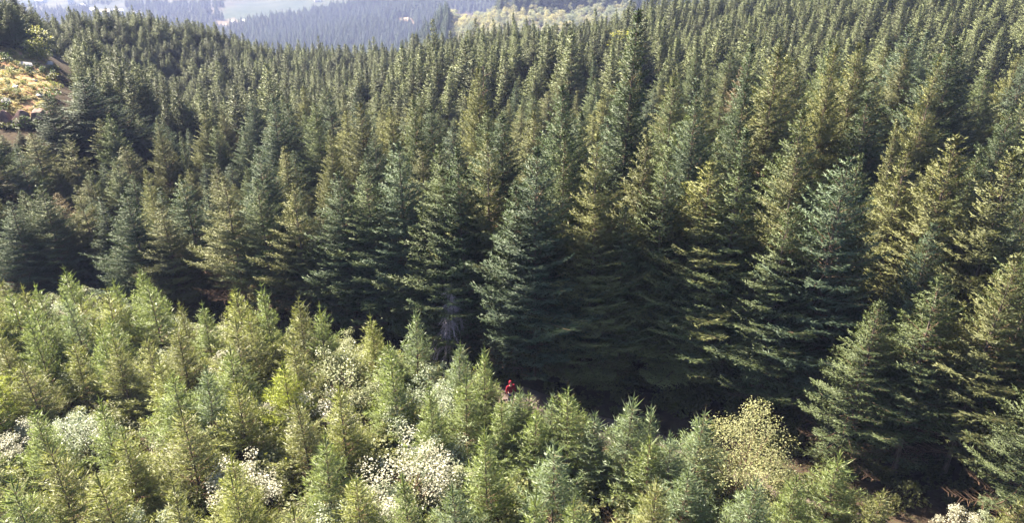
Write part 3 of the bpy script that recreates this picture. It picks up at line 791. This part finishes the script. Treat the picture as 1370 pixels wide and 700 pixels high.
YL = {(380, 484): 'lime-green bushy young fir standing alone among pale shrubs', (88, 358): 'young fir rising highest at the left of the plantation',
      (195, 376): 'broad conical young fir with a bare tip against dark firs at left', (552, 416): 'thin-topped blue-green young fir just left of the grey dead tree',
      (606, 455): 'blue-green young fir directly in front of the grey dead tree', (646, 468): 'spiky young fir just left of the person in red',
      (758, 524): 'upright young fir with a long leader beside the shaded dirt track', (841, 531): 'young fir with long bare leader spikes before the dark forest edge',
      (940, 553): 'blue-green young fir touching the yellow maple on its left', (1126, 606): 'lone young fir to the right of the yellow maple',
      (1368, 664): 'young fir with bare spikes in the bottom right corner'}
# the pale broad-leaved shrubs: centre of the top in the frame, size, shape
HAND_S = [(140, 408, 1.25, 0), (60, 400, 0.9, 3), (232, 432, 1.0, 3), (455, 486, 1.3, 2), (470, 452, 0.9, 1), (425, 535, 1.2, 0), (345, 548, 1.0, 3), (560, 524, 1.2, 2), (590, 500, 0.9, 4), (595, 592, 1.1, 0), (540, 612, 1.35, 2),
          (320, 618, 1.15, 0), (95, 560, 1.0, 3), (15, 566, 1.0, 0), (505, 660, 1.1, 3), (300, 470, 1.0, 1), (405, 502, 0.8, 4), (620, 640, 0.9, 3), (180, 690, 1.0, 0), (460, 690, 1.1, 2), (690, 560, 0.7, 4), (1290, 690, 0.8, 3), (1325, 694, 0.7, 4),
          (118, 392, 0.8, 4), (350, 470, 0.8, 4), (265, 440, 0.7, 4)]
for (px, py, h, rf, var, tone) in HAND_Y:
    x, y = hit(px, py, h)
    young(x, y, h, rf, var, tone, YL.get((px, py)))
SHRUB_C = {'whitish': (0.29, 0.285, 0.22), 'pale yellow-green': (0.22, 0.235, 0.12), 'pale grey-green': (0.2, 0.23, 0.15)}
def shrub(x, y, s, var, tone, label=None):
    me_ = SHRUB[var]
    o = build('pale_shrub', (('stems', me_[0]), ('foliage', me_[1])), (x, y, gz(x, y) - 0.05), RNG.random() * 6.28, (s, s, s * RNG.uniform(0.95, 1.25)), SHRUB_C[tone])
    taken.append((x, y, 2.1 * s))
    note(o, 'broad-leaved shrub', tone, 'low' if s < 0.9 else 'wide' if s > 1.15 else '', 2.4 * s, 'pale shrubs between the young firs', 'shrub', label)
for (px, py, s, var) in HAND_S:
    x, y = hit(px, py, (2.6, 3.0, 2.4, 2.1, 2.4)[var] * s)
    shrub(x, y, s * 1.1, var, RNG.choice(list(SHRUB_C)))
# yellow maple
x, y = hit(1003, 572, 4.9)
o = build('maple_shrub', (('stems', MAPLE[0]), ('foliage', MAPLE[1])), (x, y, gz(x, y) - 0.05), 1.0, (0.95, 0.95, 1.05), (0.25, 0.255, 0.125))
taken.append((x, y, 4.2))
MAPLE_O = o
tag(o, 'tall yellow-leaved maple shrub in front of the dark forest edge at lower right', 'maple')
# fill
n_y = 0
fill = []
for iy in range(4, 22):
    for ix in range(-30, 18):
        x = (ix + (0.5 if iy % 2 else 0)) * 2.45 + rg.uniform(-0.8, 0.8); y = iy * 2.3 + rg.uniform(-0.8, 0.8)
        if y > edge_y(x) - 4.4 + rg.uniform(-1.0, 0.6) or y < 15: continue
        if abs(view_az(x, y)) > 50: continue
        fill.append((y, x))
fill.sort()
for y, x in fill:
    h = max(3.8, min(6.8, rg.gauss(5.4, 0.6)))
    if not free(x, y, 1.7): continue
    p = project((x, y, gz(x, y) + h))
    if p is None or p[0] < -60 or p[0] > 1430 or p[1] > 790: continue
    if rg.random() < 0.2:
        shrub(x, y, rg.uniform(0.8, 1.3), rg.randrange(5), rg.choice(list(SHRUB_C)))
    else:
        tw = (4, 3.5, 1, 2.5, 0.05) if x < -4 else (1.5, 4, 4, 1.5, 0)
        young(x, y, h, max(0.82, min(1.25, rg.gauss(1.0, 0.1))), rg.randrange(6), rg.choices(list(TONE_Y), tw)[0])

# low brush under the young trees: nobody could count it
brush = []
for k in range(2400):
    x = rg.uniform(-60, 30); y = rg.uniform(12, 50)
    if y > edge_y(x) - 2.9 or abs(view_az(x, y)) > 52: continue
    brush.append((x, y, gz(x, y) - 0.1, rg.random() * 6.28, rg.uniform(0.5, 0.95), rg.uniform(0.5, 0.9), rg.randrange(3)))
stuff_trees('undergrowth', brush, [b[1] for b in BUSH], (0.14, 0.15, 0.06), 'low green brush covering the ground between the young firs', 'undergrowth')
fern = []
for k in range(900):
    x = rg.uniform(-70, 50); y = edge_y(x) + rg.uniform(-1.8, 14)
    fern.append((x, y, gz(x, y) - 0.1, rg.random() * 6.28, rg.uniform(0.3, 0.9), rg.uniform(0.3, 0.8), rg.randrange(3)))
stuff_trees('forest_floor_plants', fern, [b[1] for b in BUSH], (0.08, 0.085, 0.03), 'low plants on the dark forest floor along the track', 'undergrowth')

# ------------------------------------------------------------------ dead trees
def dead_fir(seed, H, Rm, hang):
    rng = np.random.default_rng(seed)
    T, B = Geo(), Geo()
    zz = np.linspace(-0.3, H, 9)
    ax = np.stack([0.05 * H * (zz / H) ** 2, 0 * zz, zz], 1)
    T.tube(ax, 0.075 * (1 - np.clip(zz, 0, H) / H * 0.95), 6)
    p0, p1, r0, r1 = [], [], [], []
    for k in range(74):
        z = H * (0.10 + 0.84 * rng.random() ** 1.15); t = 1 - z / H
        ph = rng.random() * 6.283; Lb = Rm * (0.06 + t) * rng.uniform(0.6, 1.1)
        rad_ = np.array([math.cos(ph), math.sin(ph), 0])
        prev = np.array([0.05 * H * (z / H) ** 2, 0, z]); n = 7
        for q in range(1, n + 1):
            s_ = q / n
            cur = np.array([0.05 * H * (z / H) ** 2, 0, z]) + rad_ * Lb * (s_ - 0.35 * s_ ** 2) + np.array([0, 0, Lb * (0.35 * s_ - hang * s_ ** 2)])
            p0.append(prev); p1.append(cur); r0.append(0.026 * (1 - s_) + 0.014); r1.append(0.022 * (1 - s_) + 0.012)
            for m in range(2):
                dv = unit(rng.normal(0, 0.5, 3) + rad_ * 0.6 + np.array([0, 0, -0.9]))
                p0.append(cur); p1.append(cur + dv * rng.uniform(0.25, 0.6)); r0.append(0.015); r1.append(0.008)
            prev = cur
    B.sticks(np.array(p0), np.array(p1), np.array(r0), np.array(r1))
    return T.mesh('trunk_of_dead_fir', [M_DEAD], True), B.mesh('branches_of_dead_fir', [M_DEAD])
dT, dB = dead_fir(7, 6.4, 2.6, 0.8)
x, y = DEAD_XY
o = empty('dead_fir', (x, y, gz(x, y)), 0.4); link('trunk', dT, o); link('branches', dB, o)
tag(o, 'grey dead fir with drooping bare branches in front of the forest edge', 'dead tree')
DEAD_O = o
T, B = Geo(), Geo()
zz = np.linspace(-0.3, 16.5, 9); T.tube(np.stack([0.02 * zz, 0 * zz, zz], 1), 0.2 * (1 - np.clip(zz, 0, 17) / 17.5), 7)
rng = np.random.default_rng(3); n = 60; z = rng.uniform(6, 16, n); ph = rng.random(n) * 6.283; l = 0.4 + 0.5 * rng.random(n)
a0 = np.stack([0.02 * z, 0 * z, z], 1); B.sticks(a0, a0 + np.stack([np.cos(ph) * l, np.sin(ph) * l, rng.normal(0, .2, n)], 1), 0.03, 0.008)
x, y = hit(643, 82, 16.5)
o = empty('dead_spar', (x, y, gz(x, y))); link('trunk', T.mesh('trunk_of_spar', [M_TWIG], True), o); link('branches', B.mesh('branches_of_spar', [M_TWIG]), o)
tag(o, 'thin dead spar with short bare stubs sticking up out of the forest', 'dead tree')
SPAR_O = o

# ------------------------------------------------------------------ person in red on the track
def skin_mesh(name, joints, edges, mat, parent, sub=2):
    me_ = bpy.data.meshes.new(name)
    me_.from_pydata([j[0] for j in joints], edges, [])
    me_.materials.append(mat)
    o_ = link(name, me_, parent)
    sk = o_.modifiers.new('skin', 'SKIN')
    for v, j in zip(me_.skin_vertices[0].data, joints): v.radius = (j[1], j[1] if len(j) < 3 else j[2])
    me_.skin_vertices[0].data[0].use_root = True
    ss = o_.modifiers.new('sub', 'SUBSURF'); ss.levels = sub; ss.render_levels = sub
    return o_
M_RED = plain_mat('red_cloth', (0.15, 0.006, 0.016), (0.20, 0.009, 0.022), scale=9, rough=0.8)
M_NAVY = plain_mat('navy_cloth', (0.02, 0.03, 0.09), (0.035, 0.05, 0.13), scale=9, rough=0.85)
M_SKIN = plain_mat('skin', (0.45, 0.27, 0.19), (0.52, 0.32, 0.23), scale=12, rough=0.55)
M_BOOT = plain_mat('boot', (0.03, 0.025, 0.02), (0.06, 0.045, 0.035), scale=12)
x, y = hit(683, 519, 1.35)
per = empty('person', (x, y, gz(x, y) + 0.06), R(205))
tag(per, 'person in a red hooded top and dark trousers half hidden behind the young firs', 'person')
J = [((0, 0, 0.95), .13, .10), ((0, 0, 1.15), .12, .09), ((0, 0.0, 1.38), .15, .10), ((0, 0, 1.50), .055), ((0, 0.02, 1.60), .075, .09), ((0, 0.03, 1.70), .075, .09),
     ((.19, 0, 1.42), .05), ((.27, .02, 1.15), .04), ((.25, .16, .93), .032), ((.245, .21, .86), .03), ((-.19, 0, 1.42), .05), ((-.27, .02, 1.15), .04), ((-.25, .16, .93), .032), ((-.245, .21, .86), .03),
     ((.10, 0, .85), .085), ((.11, .03, .48), .055), ((.11, -.02, .1), .04), ((.11, .1, .04), .035), ((-.10, 0, .85), .085), ((-.11, .03, .48), .055), ((-.11, -.02, .1), .04), ((-.11, .1, .04), .035)]
E = [(0, 1), (1, 2), (2, 3), (3, 4), (4, 5), (2, 6), (6, 7), (7, 8), (8, 9), (2, 10), (10, 11), (11, 12), (12, 13), (0, 14), (14, 15), (15, 16), (16, 17), (0, 18), (18, 19), (19, 20), (20, 21)]
for sgn, wr in ((1, 9), (-1, 13)):              # five fingers to each hand
    wx, wy, wz = J[wr][0]
    for f in range(5):
        th = f == 4
        off = (-0.03 + 0.02 * f) if not th else -0.035
        ln = (0.07, 0.08, 0.075, 0.06, 0.05)[f]
        a1 = (wx + sgn * 0.012, wy + off * 0.5 + 0.02, wz - 0.05) if not th else (wx - sgn * 0.03, wy + 0.03, wz - 0.02)
        a2 = (a1[0], a1[1] + 0.015, a1[2] - ln * 0.9)
        J += [(a1, .012), (a2, .008)]; E += [(wr, len(J) - 2), (len(J) - 2, len(J) - 1)]
skin_mesh('body', J, E, M_SKIN, per)
skin_mesh('jacket', [((0, 0, 0.90), .18, .14), ((0, 0, 1.15), .17, .13), ((0, 0, 1.40), .19, .14), ((0, 0, 1.5), .10, .10), ((.21, 0, 1.42), .085), ((.29, .02, 1.15), .07), ((.27, .15, .96), .055), ((-.21, 0, 1.42), .085), ((-.29, .02, 1.15), .07), ((-.27, .15, .96), .055)],
          [(0, 1), (1, 2), (2, 3), (2, 4), (4, 5), (5, 6), (2, 7), (7, 8), (8, 9)], M_RED, per)
skin_mesh('hood', [((0, -0.02, 1.49), .11, .11), ((0, -0.035, 1.60), .115, .12), ((0, -0.035, 1.71), .11, .12), ((0, -0.05, 1.79), .06, .06)], [(0, 1), (1, 2), (2, 3)], M_RED, per)
skin_mesh('trousers', [((0, 0, 0.96), .15, .12), ((.10, 0, .84), .115), ((.11, .03, .48), .08), ((.11, -.02, .12), .07), ((-.10, 0, .84), .115), ((-.11, .03, .48), .08), ((-.11, -.02, .12), .07)],
          [(0, 1), (1, 2), (2, 3), (0, 4), (4, 5), (5, 6)], M_NAVY, per)
for s_ in (1, -1):
    skin_mesh('boot', [((.11 * s_, -.03, .17), .06), ((.11 * s_, -.03, .06), .055), ((.11 * s_, .13, .045), .045)], [(0, 1), (1, 2)], M_BOOT, per, 1)

# ------------------------------------------------------------------ clearing: bushes, boulders, rock face, broadleaf trees, dry grass
def rock_geo(seed, sx, sy, sz, k=3):
    import bmesh
    bm = bmesh.new()
    bmesh.ops.create_icosphere(bm, subdivisions=k, radius=1)
    rng = np.random.default_rng(seed); dirs = unit(rng.normal(0, 1, (14, 3))); cut = rng.uniform(0.5, 0.85, 14)
    for v in bm.verts:
        p = np.array(v.co)
        for d_, c_ in zip(dirs, cut):
            q = p @ d_
            if q > c_: p = p - d_ * (q - c_)
        v.co = (p[0] * sx, p[1] * sy, p[2] * sz)
    me_ = bpy.data.meshes.new('rock'); bm.to_mesh(me_); bm.free()
    return me_
M_ROCK = plain_mat('brown_rock', (0.09, 0.055, 0.05), (0.22, 0.14, 0.115), scale=1.6, bump=0.8)
M_STONE = plain_mat('grey_stone', (0.2, 0.18, 0.19), (0.36, 0.33, 0.33), scale=1.2, bump=0.5)
x, y = hit(25, 166)
rf_ = empty('rock_face', (x, y, gz(x, y)), 0.55)
for k, (dx, dz, sx, sz) in enumerate(((-3.4, -0.2, 1.5, 1.5), (-1.5, 0.1, 1.5, 2.1), (0.5, 0.1, 1.4, 1.8), (2.2, 0.3, 1.4, 1.9), (3.7, 0.4, 1.1, 1.3))):
    m_ = rock_geo(40 + k, sx, 1.1, sz); m_.materials.append(M_ROCK)
    c = link('rock', m_, rf_); c.location = (dx, 0.2 * (k % 2), dz); c.rotation_euler = (0, 0.1 * (k - 2), 0.2 * (k % 3 - 1))
tag(rf_, 'shaded reddish-brown rock face at the foot of the bare-earth clearing', 'rock face')
M_S = []
for k in range(3):
    m_ = rock_geo(60 + k, 1, 0.8, 0.6, 2); m_.materials.append(M_STONE); M_S.append(m_)
for k, (px, py, s) in enumerate(((36, 88, 1.5), (66, 86, 0.9), (20, 118, 0.8), (52, 128, 0.7), (8, 136, 0.9), (47, 108, 0.6))):
    x, y = hit(px, py)
    b = link('boulder', M_S[k % 3]); b.location = (x, y, gz(x, y) + 0.1 * s); b.scale = (s, s, s); b.rotation_euler = (0, 0, k * 1.1)
    tag(b, ['largest grey boulder near the top of the bare-earth clearing', 'grey boulder at the top right rim of the bare-earth clearing', 'grey boulder in the left middle of the bare-earth clearing',
            'small grey boulder low at the right of the bare-earth clearing', 'grey boulder just above the brown rock face', 'smallest grey boulder in the middle of the bare-earth clearing'][k], 'boulder', 'boulders on the clearing')
BUSH_PX = [(4, 84, 1.6), (14, 74, 1.0), (25, 92, 0.9), (38, 78, 1.2), (46, 70, 1.3), (58, 76, 1.0), (68, 72, 1.2), (52, 90, 0.9), (18, 104, 1.2), (6, 112, 0.9), (30, 112, 0.8), (40, 100, 1.0), (62, 100, 1.3), (70, 108, 1.5), (24, 128, 0.8), (44, 118, 0.7),
           (56, 116, 0.9), (4, 148, 1.3), (66, 132, 1.5), (72, 94, 1.1), (12, 124, 0.8), (36, 134, 0.7), (50, 168, 1.3), (36, 172, 1.2), (22, 170, 1.0), (8, 172, 1.1), (57, 150, 1.0), (74, 120, 1.3)]
BUSH_T = {'dark green': (0.06, 0.085, 0.03), 'yellow-green': (0.17, 0.18, 0.05), 'pale green': (0.16, 0.17, 0.08), 'olive green': (0.11, 0.115, 0.04)}
for k, (px, py, s) in enumerate(BUSH_PX):
    x, y = hit(px, py)
    s *= 0.72
    tn_ = ('dark green', 'yellow-green', 'pale green', 'olive green')[(k * 7 + k // 3) % 4]
    me_ = BUSH[k % 3]
    o = build('bush', (('stems', me_[0]), ('foliage', me_[1])), (x, y, gz(x, y) - 0.1), k * 0.9, (s, s, s), BUSH_T[tn_])
    note(o, 'round bush', tn_, 'large' if s > 0.9 else 'small' if s < 0.68 else '', 1.5 * s, 'bushes scattered over the clearing', 'bush')
tuft = []
for k in range(2600):
    px, py = rg.uniform(-40, 80), rg.uniform(64, 186)
    x, y = hit(px, py)
    if not in_poly(x, y, CLEAR) or math.hypot(x, y) > 230: continue
    tuft.append((x, y, gz(x, y) - 0.05, rg.random() * 6.28, rg.uniform(0.15, 0.38), rg.uniform(0.1, 0.25), rg.randrange(3)))
    if len(tuft) > 650: break
stuff_trees('dry_grass', tuft, [b[1] for b in BUSH], (0.30, 0.25, 0.10), 'dry yellow grass and weeds on the bare-earth clearing', 'grass')
def broadleaf(x, y, s, var, col, tone, label=None, group=None, zs=1.0):
    me_ = ROUND[var]
    o = build('broadleaf_tree', (('limbs', me_[0]), ('crown', me_[1])), (x, y, gz(x, y) - 0.1), RNG.random() * 6.28, (s, s, s * zs), col)
    note(o, 'broadleaf tree', tone, 'large' if s > 1.15 else 'small' if s < 0.8 else '', 8 * s, group, 'broadleaf tree', label)
    return o
CL_TREE = broadleaf(*hit(54, 64, 2), 0.55, 0, (0.17, 0.17, 0.07), 'pale green', 'pale round broadleaf tree at the top of the bare-earth clearing', None)
broadleaf(*hit(78, 56, 3), 0.4, 1, (0.19, 0.18, 0.05), 'yellow-green', 'small yellow-green broadleaf tree at the top right of the bare-earth clearing', None)
mx_, my_ = hit(836, 24, 10)
broadleaf(mx_, my_, 0.8, 0, (0.2, 0.2, 0.05), 'yellow-green', 'bright yellow-green broadleaf tree among the firs of the right ridge', None)
# ------------------------------------------------------------------ far hillside of round broadleaf trees
hill = []
for k in range(4000):
    px = rg.uniform(565, 850); py = rg.uniform(-6, 50)
    lo = 44 - (px - 565) * 0.11; hi = 22 - (px - 565) * 0.14
    if py < hi or py > lo + 14: continue
    x, y = hit(px, py, 6, 300, 3000)
    r_ = math.hypot(x, y)
    if r_ < 540 or r_ > 850: continue
    d_ = 6.6
    if any((x - a) ** 2 + (y - b) ** 2 < d_ * d_ for a, b in hill): continue
    hill.append((x, y))
    if len(hill) >= 240: break
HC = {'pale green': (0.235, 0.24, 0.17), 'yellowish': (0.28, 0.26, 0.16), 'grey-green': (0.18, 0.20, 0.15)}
for (x, y) in hill:
    tn_ = rg.choices(list(HC), (4, 3, 3))[0]
    broadleaf(x, y, rg.uniform(0.75, 1.25), rg.randrange(4), HC[tn_], tn_, None, 'broadleaf trees on the far hillside')

# far conifer woods of the valley, each a mass one sees as a whole
def wood(px0, px1, py0, py1, n, cond, hs=(14, 24), spacing=4.5):
    pts = []
    grid = {}
    for k in range(n):
        px, py = rg.uniform(px0, px1), rg.uniform(py0, py1)
        if not cond(px, py): continue
        x, y = hit(px, py, 0, 420, 6000)
        if math.hypot(x, y) < 440: continue
        if in_poly(x, y, FIELD) or any(in_poly(x, y, p) for p in YARDS) or any(in_poly(x, y, p) for p in MEADOWS): continue
        key = (int(x / spacing), int(y / spacing))
        if key in grid: continue
        grid[key] = 1
        h = rg.uniform(*hs)
        pts.append((x, y, gz(x, y) - 0.2, rg.random() * 6.28, h / 14 * rg.uniform(0.85, 1.15), h / 14, rg.randrange(5)))
    return pts
W1 = wood(330, 600, -4, 100, 5200, lambda a, b: b > 34 - (a - 330) * 0.20)
stuff_trees('valley_conifer_wood', W1, FARV, (0.036, 0.058, 0.032), 'blue hazy conifer wood in the valley beyond the forest crest', 'forest')
W2 = wood(-60, 360, -10, 60, 3200, lambda a, b: b > 18 - 0.02 * a or (170 < a < 300 and b > 6) , hs=(12, 22), spacing=6)
stuff_trees('valley_mixed_wood', W2, FARV, (0.06, 0.075, 0.035), 'hazy woods on the valley floor beyond the left ridge', 'forest')
W3 = wood(420, 980, -30, 30, 4200, lambda a, b: b < 26 - (a - 420) * 0.03, hs=(14, 24), spacing=7)
stuff_trees('far_hill_wood', W3, FARV, (0.05, 0.068, 0.034), 'pale blue wooded slope farthest away at the top of the photo', 'forest')
W4 = [p for p in wood(-60, 360, -30, 20, 1800, lambda a, b: math.sin(a * 0.09 + b * 0.4) > 0.1, hs=(8, 16), spacing=10)]
stuff_trees('valley_hedges', W4, FARV, (0.06, 0.075, 0.035), 'scattered lines of trees across the pale valley fields', 'trees')

# houses and sheds in the valley
M_WALL = plain_mat('house_wall', (0.42, 0.39, 0.35), (0.52, 0.49, 0.45), scale=0.8)
M_ROOF = plain_mat('pale_roof', (0.36, 0.34, 0.33), (0.46, 0.45, 0.44), scale=0.6, rough=0.5)
M_ROOF2 = plain_mat('tan_roof', (0.28, 0.19, 0.14), (0.36, 0.26, 0.19), scale=0.6, rough=0.6)
M_WIN = plain_mat('window_glass', (0.03, 0.035, 0.04), (0.06, 0.065, 0.07), scale=2, rough=0.15, spec=0.5)
def house_meshes():
    w = Geo(); L_, D_, H_ = 7, 4.5, 4.5
    v = [(-L_, -D_, -2), (L_, -D_, -2), (L_, D_, -2), (-L_, D_, -2), (-L_, -D_, H_), (L_, -D_, H_), (L_, D_, H_), (-L_, D_, H_), (-L_, 0, H_ + 2.9), (L_, 0, H_ + 2.9)]
    w.add(v, [(0, 1, 5, 4), (1, 2, 6, 5), (2, 3, 7, 6), (3, 0, 4, 7)], [(4, 7, 8), (5, 9, 6)])
    r_ = Geo(); e = 0.7
    for s_ in (1, -1):
        a = np.array([(-L_ - e, s_ * (D_ + e), H_ - 0.35), (L_ + e, s_ * (D_ + e), H_ - 0.35), (L_ + e, 0, H_ + 3.1), (-L_ - e, 0, H_ + 3.1)], float)
        b = a + np.array([0, 0, 0.25])
        r_.add(np.concatenate([a, b]), [(0, 1, 2, 3), (4, 5, 6, 7), (0, 1, 5, 4), (1, 2, 6, 5), (2, 3, 7, 6), (3, 0, 4, 7)])
    wi = Geo()
    wi.add([(-0.8, 0, -0.7), (0.8, 0, -0.7), (0.8, 0, 0.7), (-0.8, 0, 0.7), (-0.8, -0.06, -0.7), (0.8, -0.06, -0.7), (0.8, -0.06, 0.7), (-0.8, -0.06, 0.7)],
           [(4, 5, 6, 7), (0, 1, 5, 4), (1, 2, 6, 5), (2, 3, 7, 6), (3, 0, 4, 7)])
    return w.mesh('wall', [M_WALL]), r_.mesh('roof', [M_ROOF]), r_.mesh('roof_tan', [M_ROOF2]), wi.mesh('window', [M_WIN])
HW, HR, HR2, HWI = house_meshes()
HOUSES = [(262, 34, 1.4, 0, 'pale house alone among trees left of the valley yard'), (296, 36, 1.3, 1, 'tan-roofed shed on the left side of the valley yard'), (304, 39, 1.4, 0, 'pale shed on the near side of the valley yard'), (313, 32, 1.6, 0, 'long pale shed on the right side of the valley yard'), (328, 30, 1.3, 0, 'pale shed at the far right end of the valley yard'),
          (425, 2, 1.6, 0, 'white house at the edge of the field at the top of the photo'), (471, 33, 0.9, 0, 'tiny white house inside the blue conifer wood'), (110, 10, 2.0, 0, 'pale roof at the left end of the distant hamlet'), (126, 17, 2.2, 0, 'broad pale roof in the middle of the distant hamlet'), (142, 19, 2.2, 1, 'tan roof in the middle of the distant hamlet'),
          (158, 18, 2.2, 0, 'pale roof right of the tan roof in the distant hamlet'), (182, 21, 2.2, 0, 'pale roof at the right end of the distant hamlet'), (95, 3, 2.4, 0, 'farthest pale farmhouse on the left valley floor'), (56, 4, 2.4, 0, 'pale barn in the valley at the top left'), (520, 32, 0.9, 0, 'white hut at the left tip of the pale clearing in the blue wood')]
for k, (px, py, s, rf2, lab) in enumerate(HOUSES):
    x, y = hit(px, py, 0, 300, 8000)
    o = empty('house', (x, y, gz(x, y)), k * 0.7); s *= 0.62; o.scale = (s, s, s)
    link('wall', HW, o); link('roof', HR2 if rf2 else HR, o)
    for wx in (-4.5, -1.5, 1.5, 4.5):
        for sy in (-1, 1):
            w_ = link('window', HWI, o); w_.location = (wx, sy * 4.5, 2.4); w_.rotation_euler = (0, 0, 0 if sy < 0 else math.pi)
    tag(o, lab, 'house', 'houses in the hazy valley')

# ------------------------------------------------------------------ haze: one even box of air
hz = Geo(); a, zb, zt = 8600.0, float(GZ.min()) - 1.0, max(float(GZ.max()), CAM_H) + 26.0
v = [(sx * a, sy * a, z) for z in (zb, zt) for sx, sy in ((-1, -1), (1, -1), (1, 1), (-1, 1))]
hz.add(v, [(3, 2, 1, 0), (4, 5, 6, 7), (0, 1, 5, 4), (1, 2, 6, 5), (2, 3, 7, 6), (3, 0, 4, 7)])
mz, N, L = new_mat('haze_air')
out = N.new('ShaderNodeOutputMaterial'); pv = N.new('ShaderNodeVolumePrincipled')
pv.inputs['Color'].default_value = (0.52, 0.60, 1.0, 1); pv.inputs['Density'].default_value = 0.00016; pv.inputs['Anisotropy'].default_value = 0.0
L.new(pv.outputs[0], out.inputs['Volume'])
ho = link('haze', hz.mesh('haze', [mz]))
tag(ho, 'pale blue haze over the valley', 'haze', kind='stuff')

# ------------------------------------------------------------------ labels that single each thing out
def opx(o_, h=3): 
    l_ = o_.location
    return project((l_[0], l_[1], l_[2] + h))
LAND = [(opx(DEAD_O), 'the grey dead fir'), (opx(MAPLE_O), 'the yellow maple'), (opx(per, 1.3), 'the person in red'), (opx(SPAR_O, 12), 'the thin dead spar'), (opx(big, 7), 'the big fir by the clearing'),
        (opx(CL_TREE, 4), 'the clearing top tree'), ((28, 150), 'the brown rock face'), ((460, 66), 'the dip in the crest')]
for t in THINGS:
    if t['label']:
        t['o']['label'] = t['label']
SHORT = {(380, 484): 'the lime-green young fir', (395, 244): 'the slender pale fir', (248, 238): 'the big dark conical fir', (1126, 606): 'the lone young fir', (948, 216): 'the flat-topped yellowish fir',
         (1286, 176): 'the very tall fir', (1130, 206): 'the huge dark-bellied fir', (655, 300): 'the small pale fir', (195, 376): 'the bare-tipped young fir', (88, 358): 'the highest young fir', (789, 272): 'the bright green smaller fir'}
for (px, py), nm in SHORT.items(): LAND.append(((px, py + 25), nm))
LAND += [((540, 30), 'the valley wood clearing'), ((836, 22), 'the yellow-green ridge tree'), ((700, 14), 'the hillside middle'), ((0, 690), "the bottom left corner"), ((1370, 690), "the bottom right corner"), ((1370, 10), "the top right corner"), ((685, 700), "the bottom edge's middle"), ((340, 700), "the bottom edge's left quarter"), ((1000, 690), "the foot of the yellow maple"),
         ((900, 60), "the crest's right end")]
ORD = ['', 'second ', 'third ', 'fourth ', 'fifth ', 'sixth ', 'seventh ', 'eighth ', 'ninth ', 'tenth ', 'eleventh ', 'twelfth ']
bucket = {}
for t in THINGS:
    if t['label'] or t['px'] is None: continue
    px, py = t['px']
    (lx, ly), nm = min(LAND, key=lambda q: (q[0][0] - px) ** 2 + ((q[0][1] - py) * 1.3) ** 2)
    dx, dy = px - lx, py - ly
    an = math.degrees(math.atan2(-dy, dx)) % 360
    wd = ('right of', 'upper right of', 'above', 'upper left of', 'left of', 'lower left of', 'below', 'lower right of')[int((an + 22.5) // 45) % 8]
    key = (t['size'], t['tone'], t['kind'], wd, nm)
    bucket.setdefault(key, []).append((math.hypot(dx, dy), id(t), t))
for (size, tone, kind, wd, nm), lst in bucket.items():
    lst.sort()
    for k, (_, _, t) in enumerate(lst):
        s_ = (size + ' ' if size else '') + tone + ' ' + kind
        if len(lst) == 1: lab = f'{s_} {wd} {nm}'
        else: lab = f'{s_} {wd} {nm}, {ORD[k] if k < 12 else str(k + 1) + "th "}nearest'
        t['o']['label'] = lab
for t in THINGS:
    t['o']['category'] = t['cat']
    if t['group']: t['o']['group'] = t['group']
    if 'label' not in t['o']: t['o']['label'] = f"{t['tone']} {t['kind']} just outside the photo"
print('THINGS', len(THINGS), 'far', len(far_pts), 'woods', len(W1), len(W2), len(W3), len(W4), 'hill', len(hill), 'tris', [len(m[1].polygons) * 2 for m in MATURE], [len(m[1].polygons) * 2 for m in YOUNG], [len(m.polygons) * 2 for m in FARV])
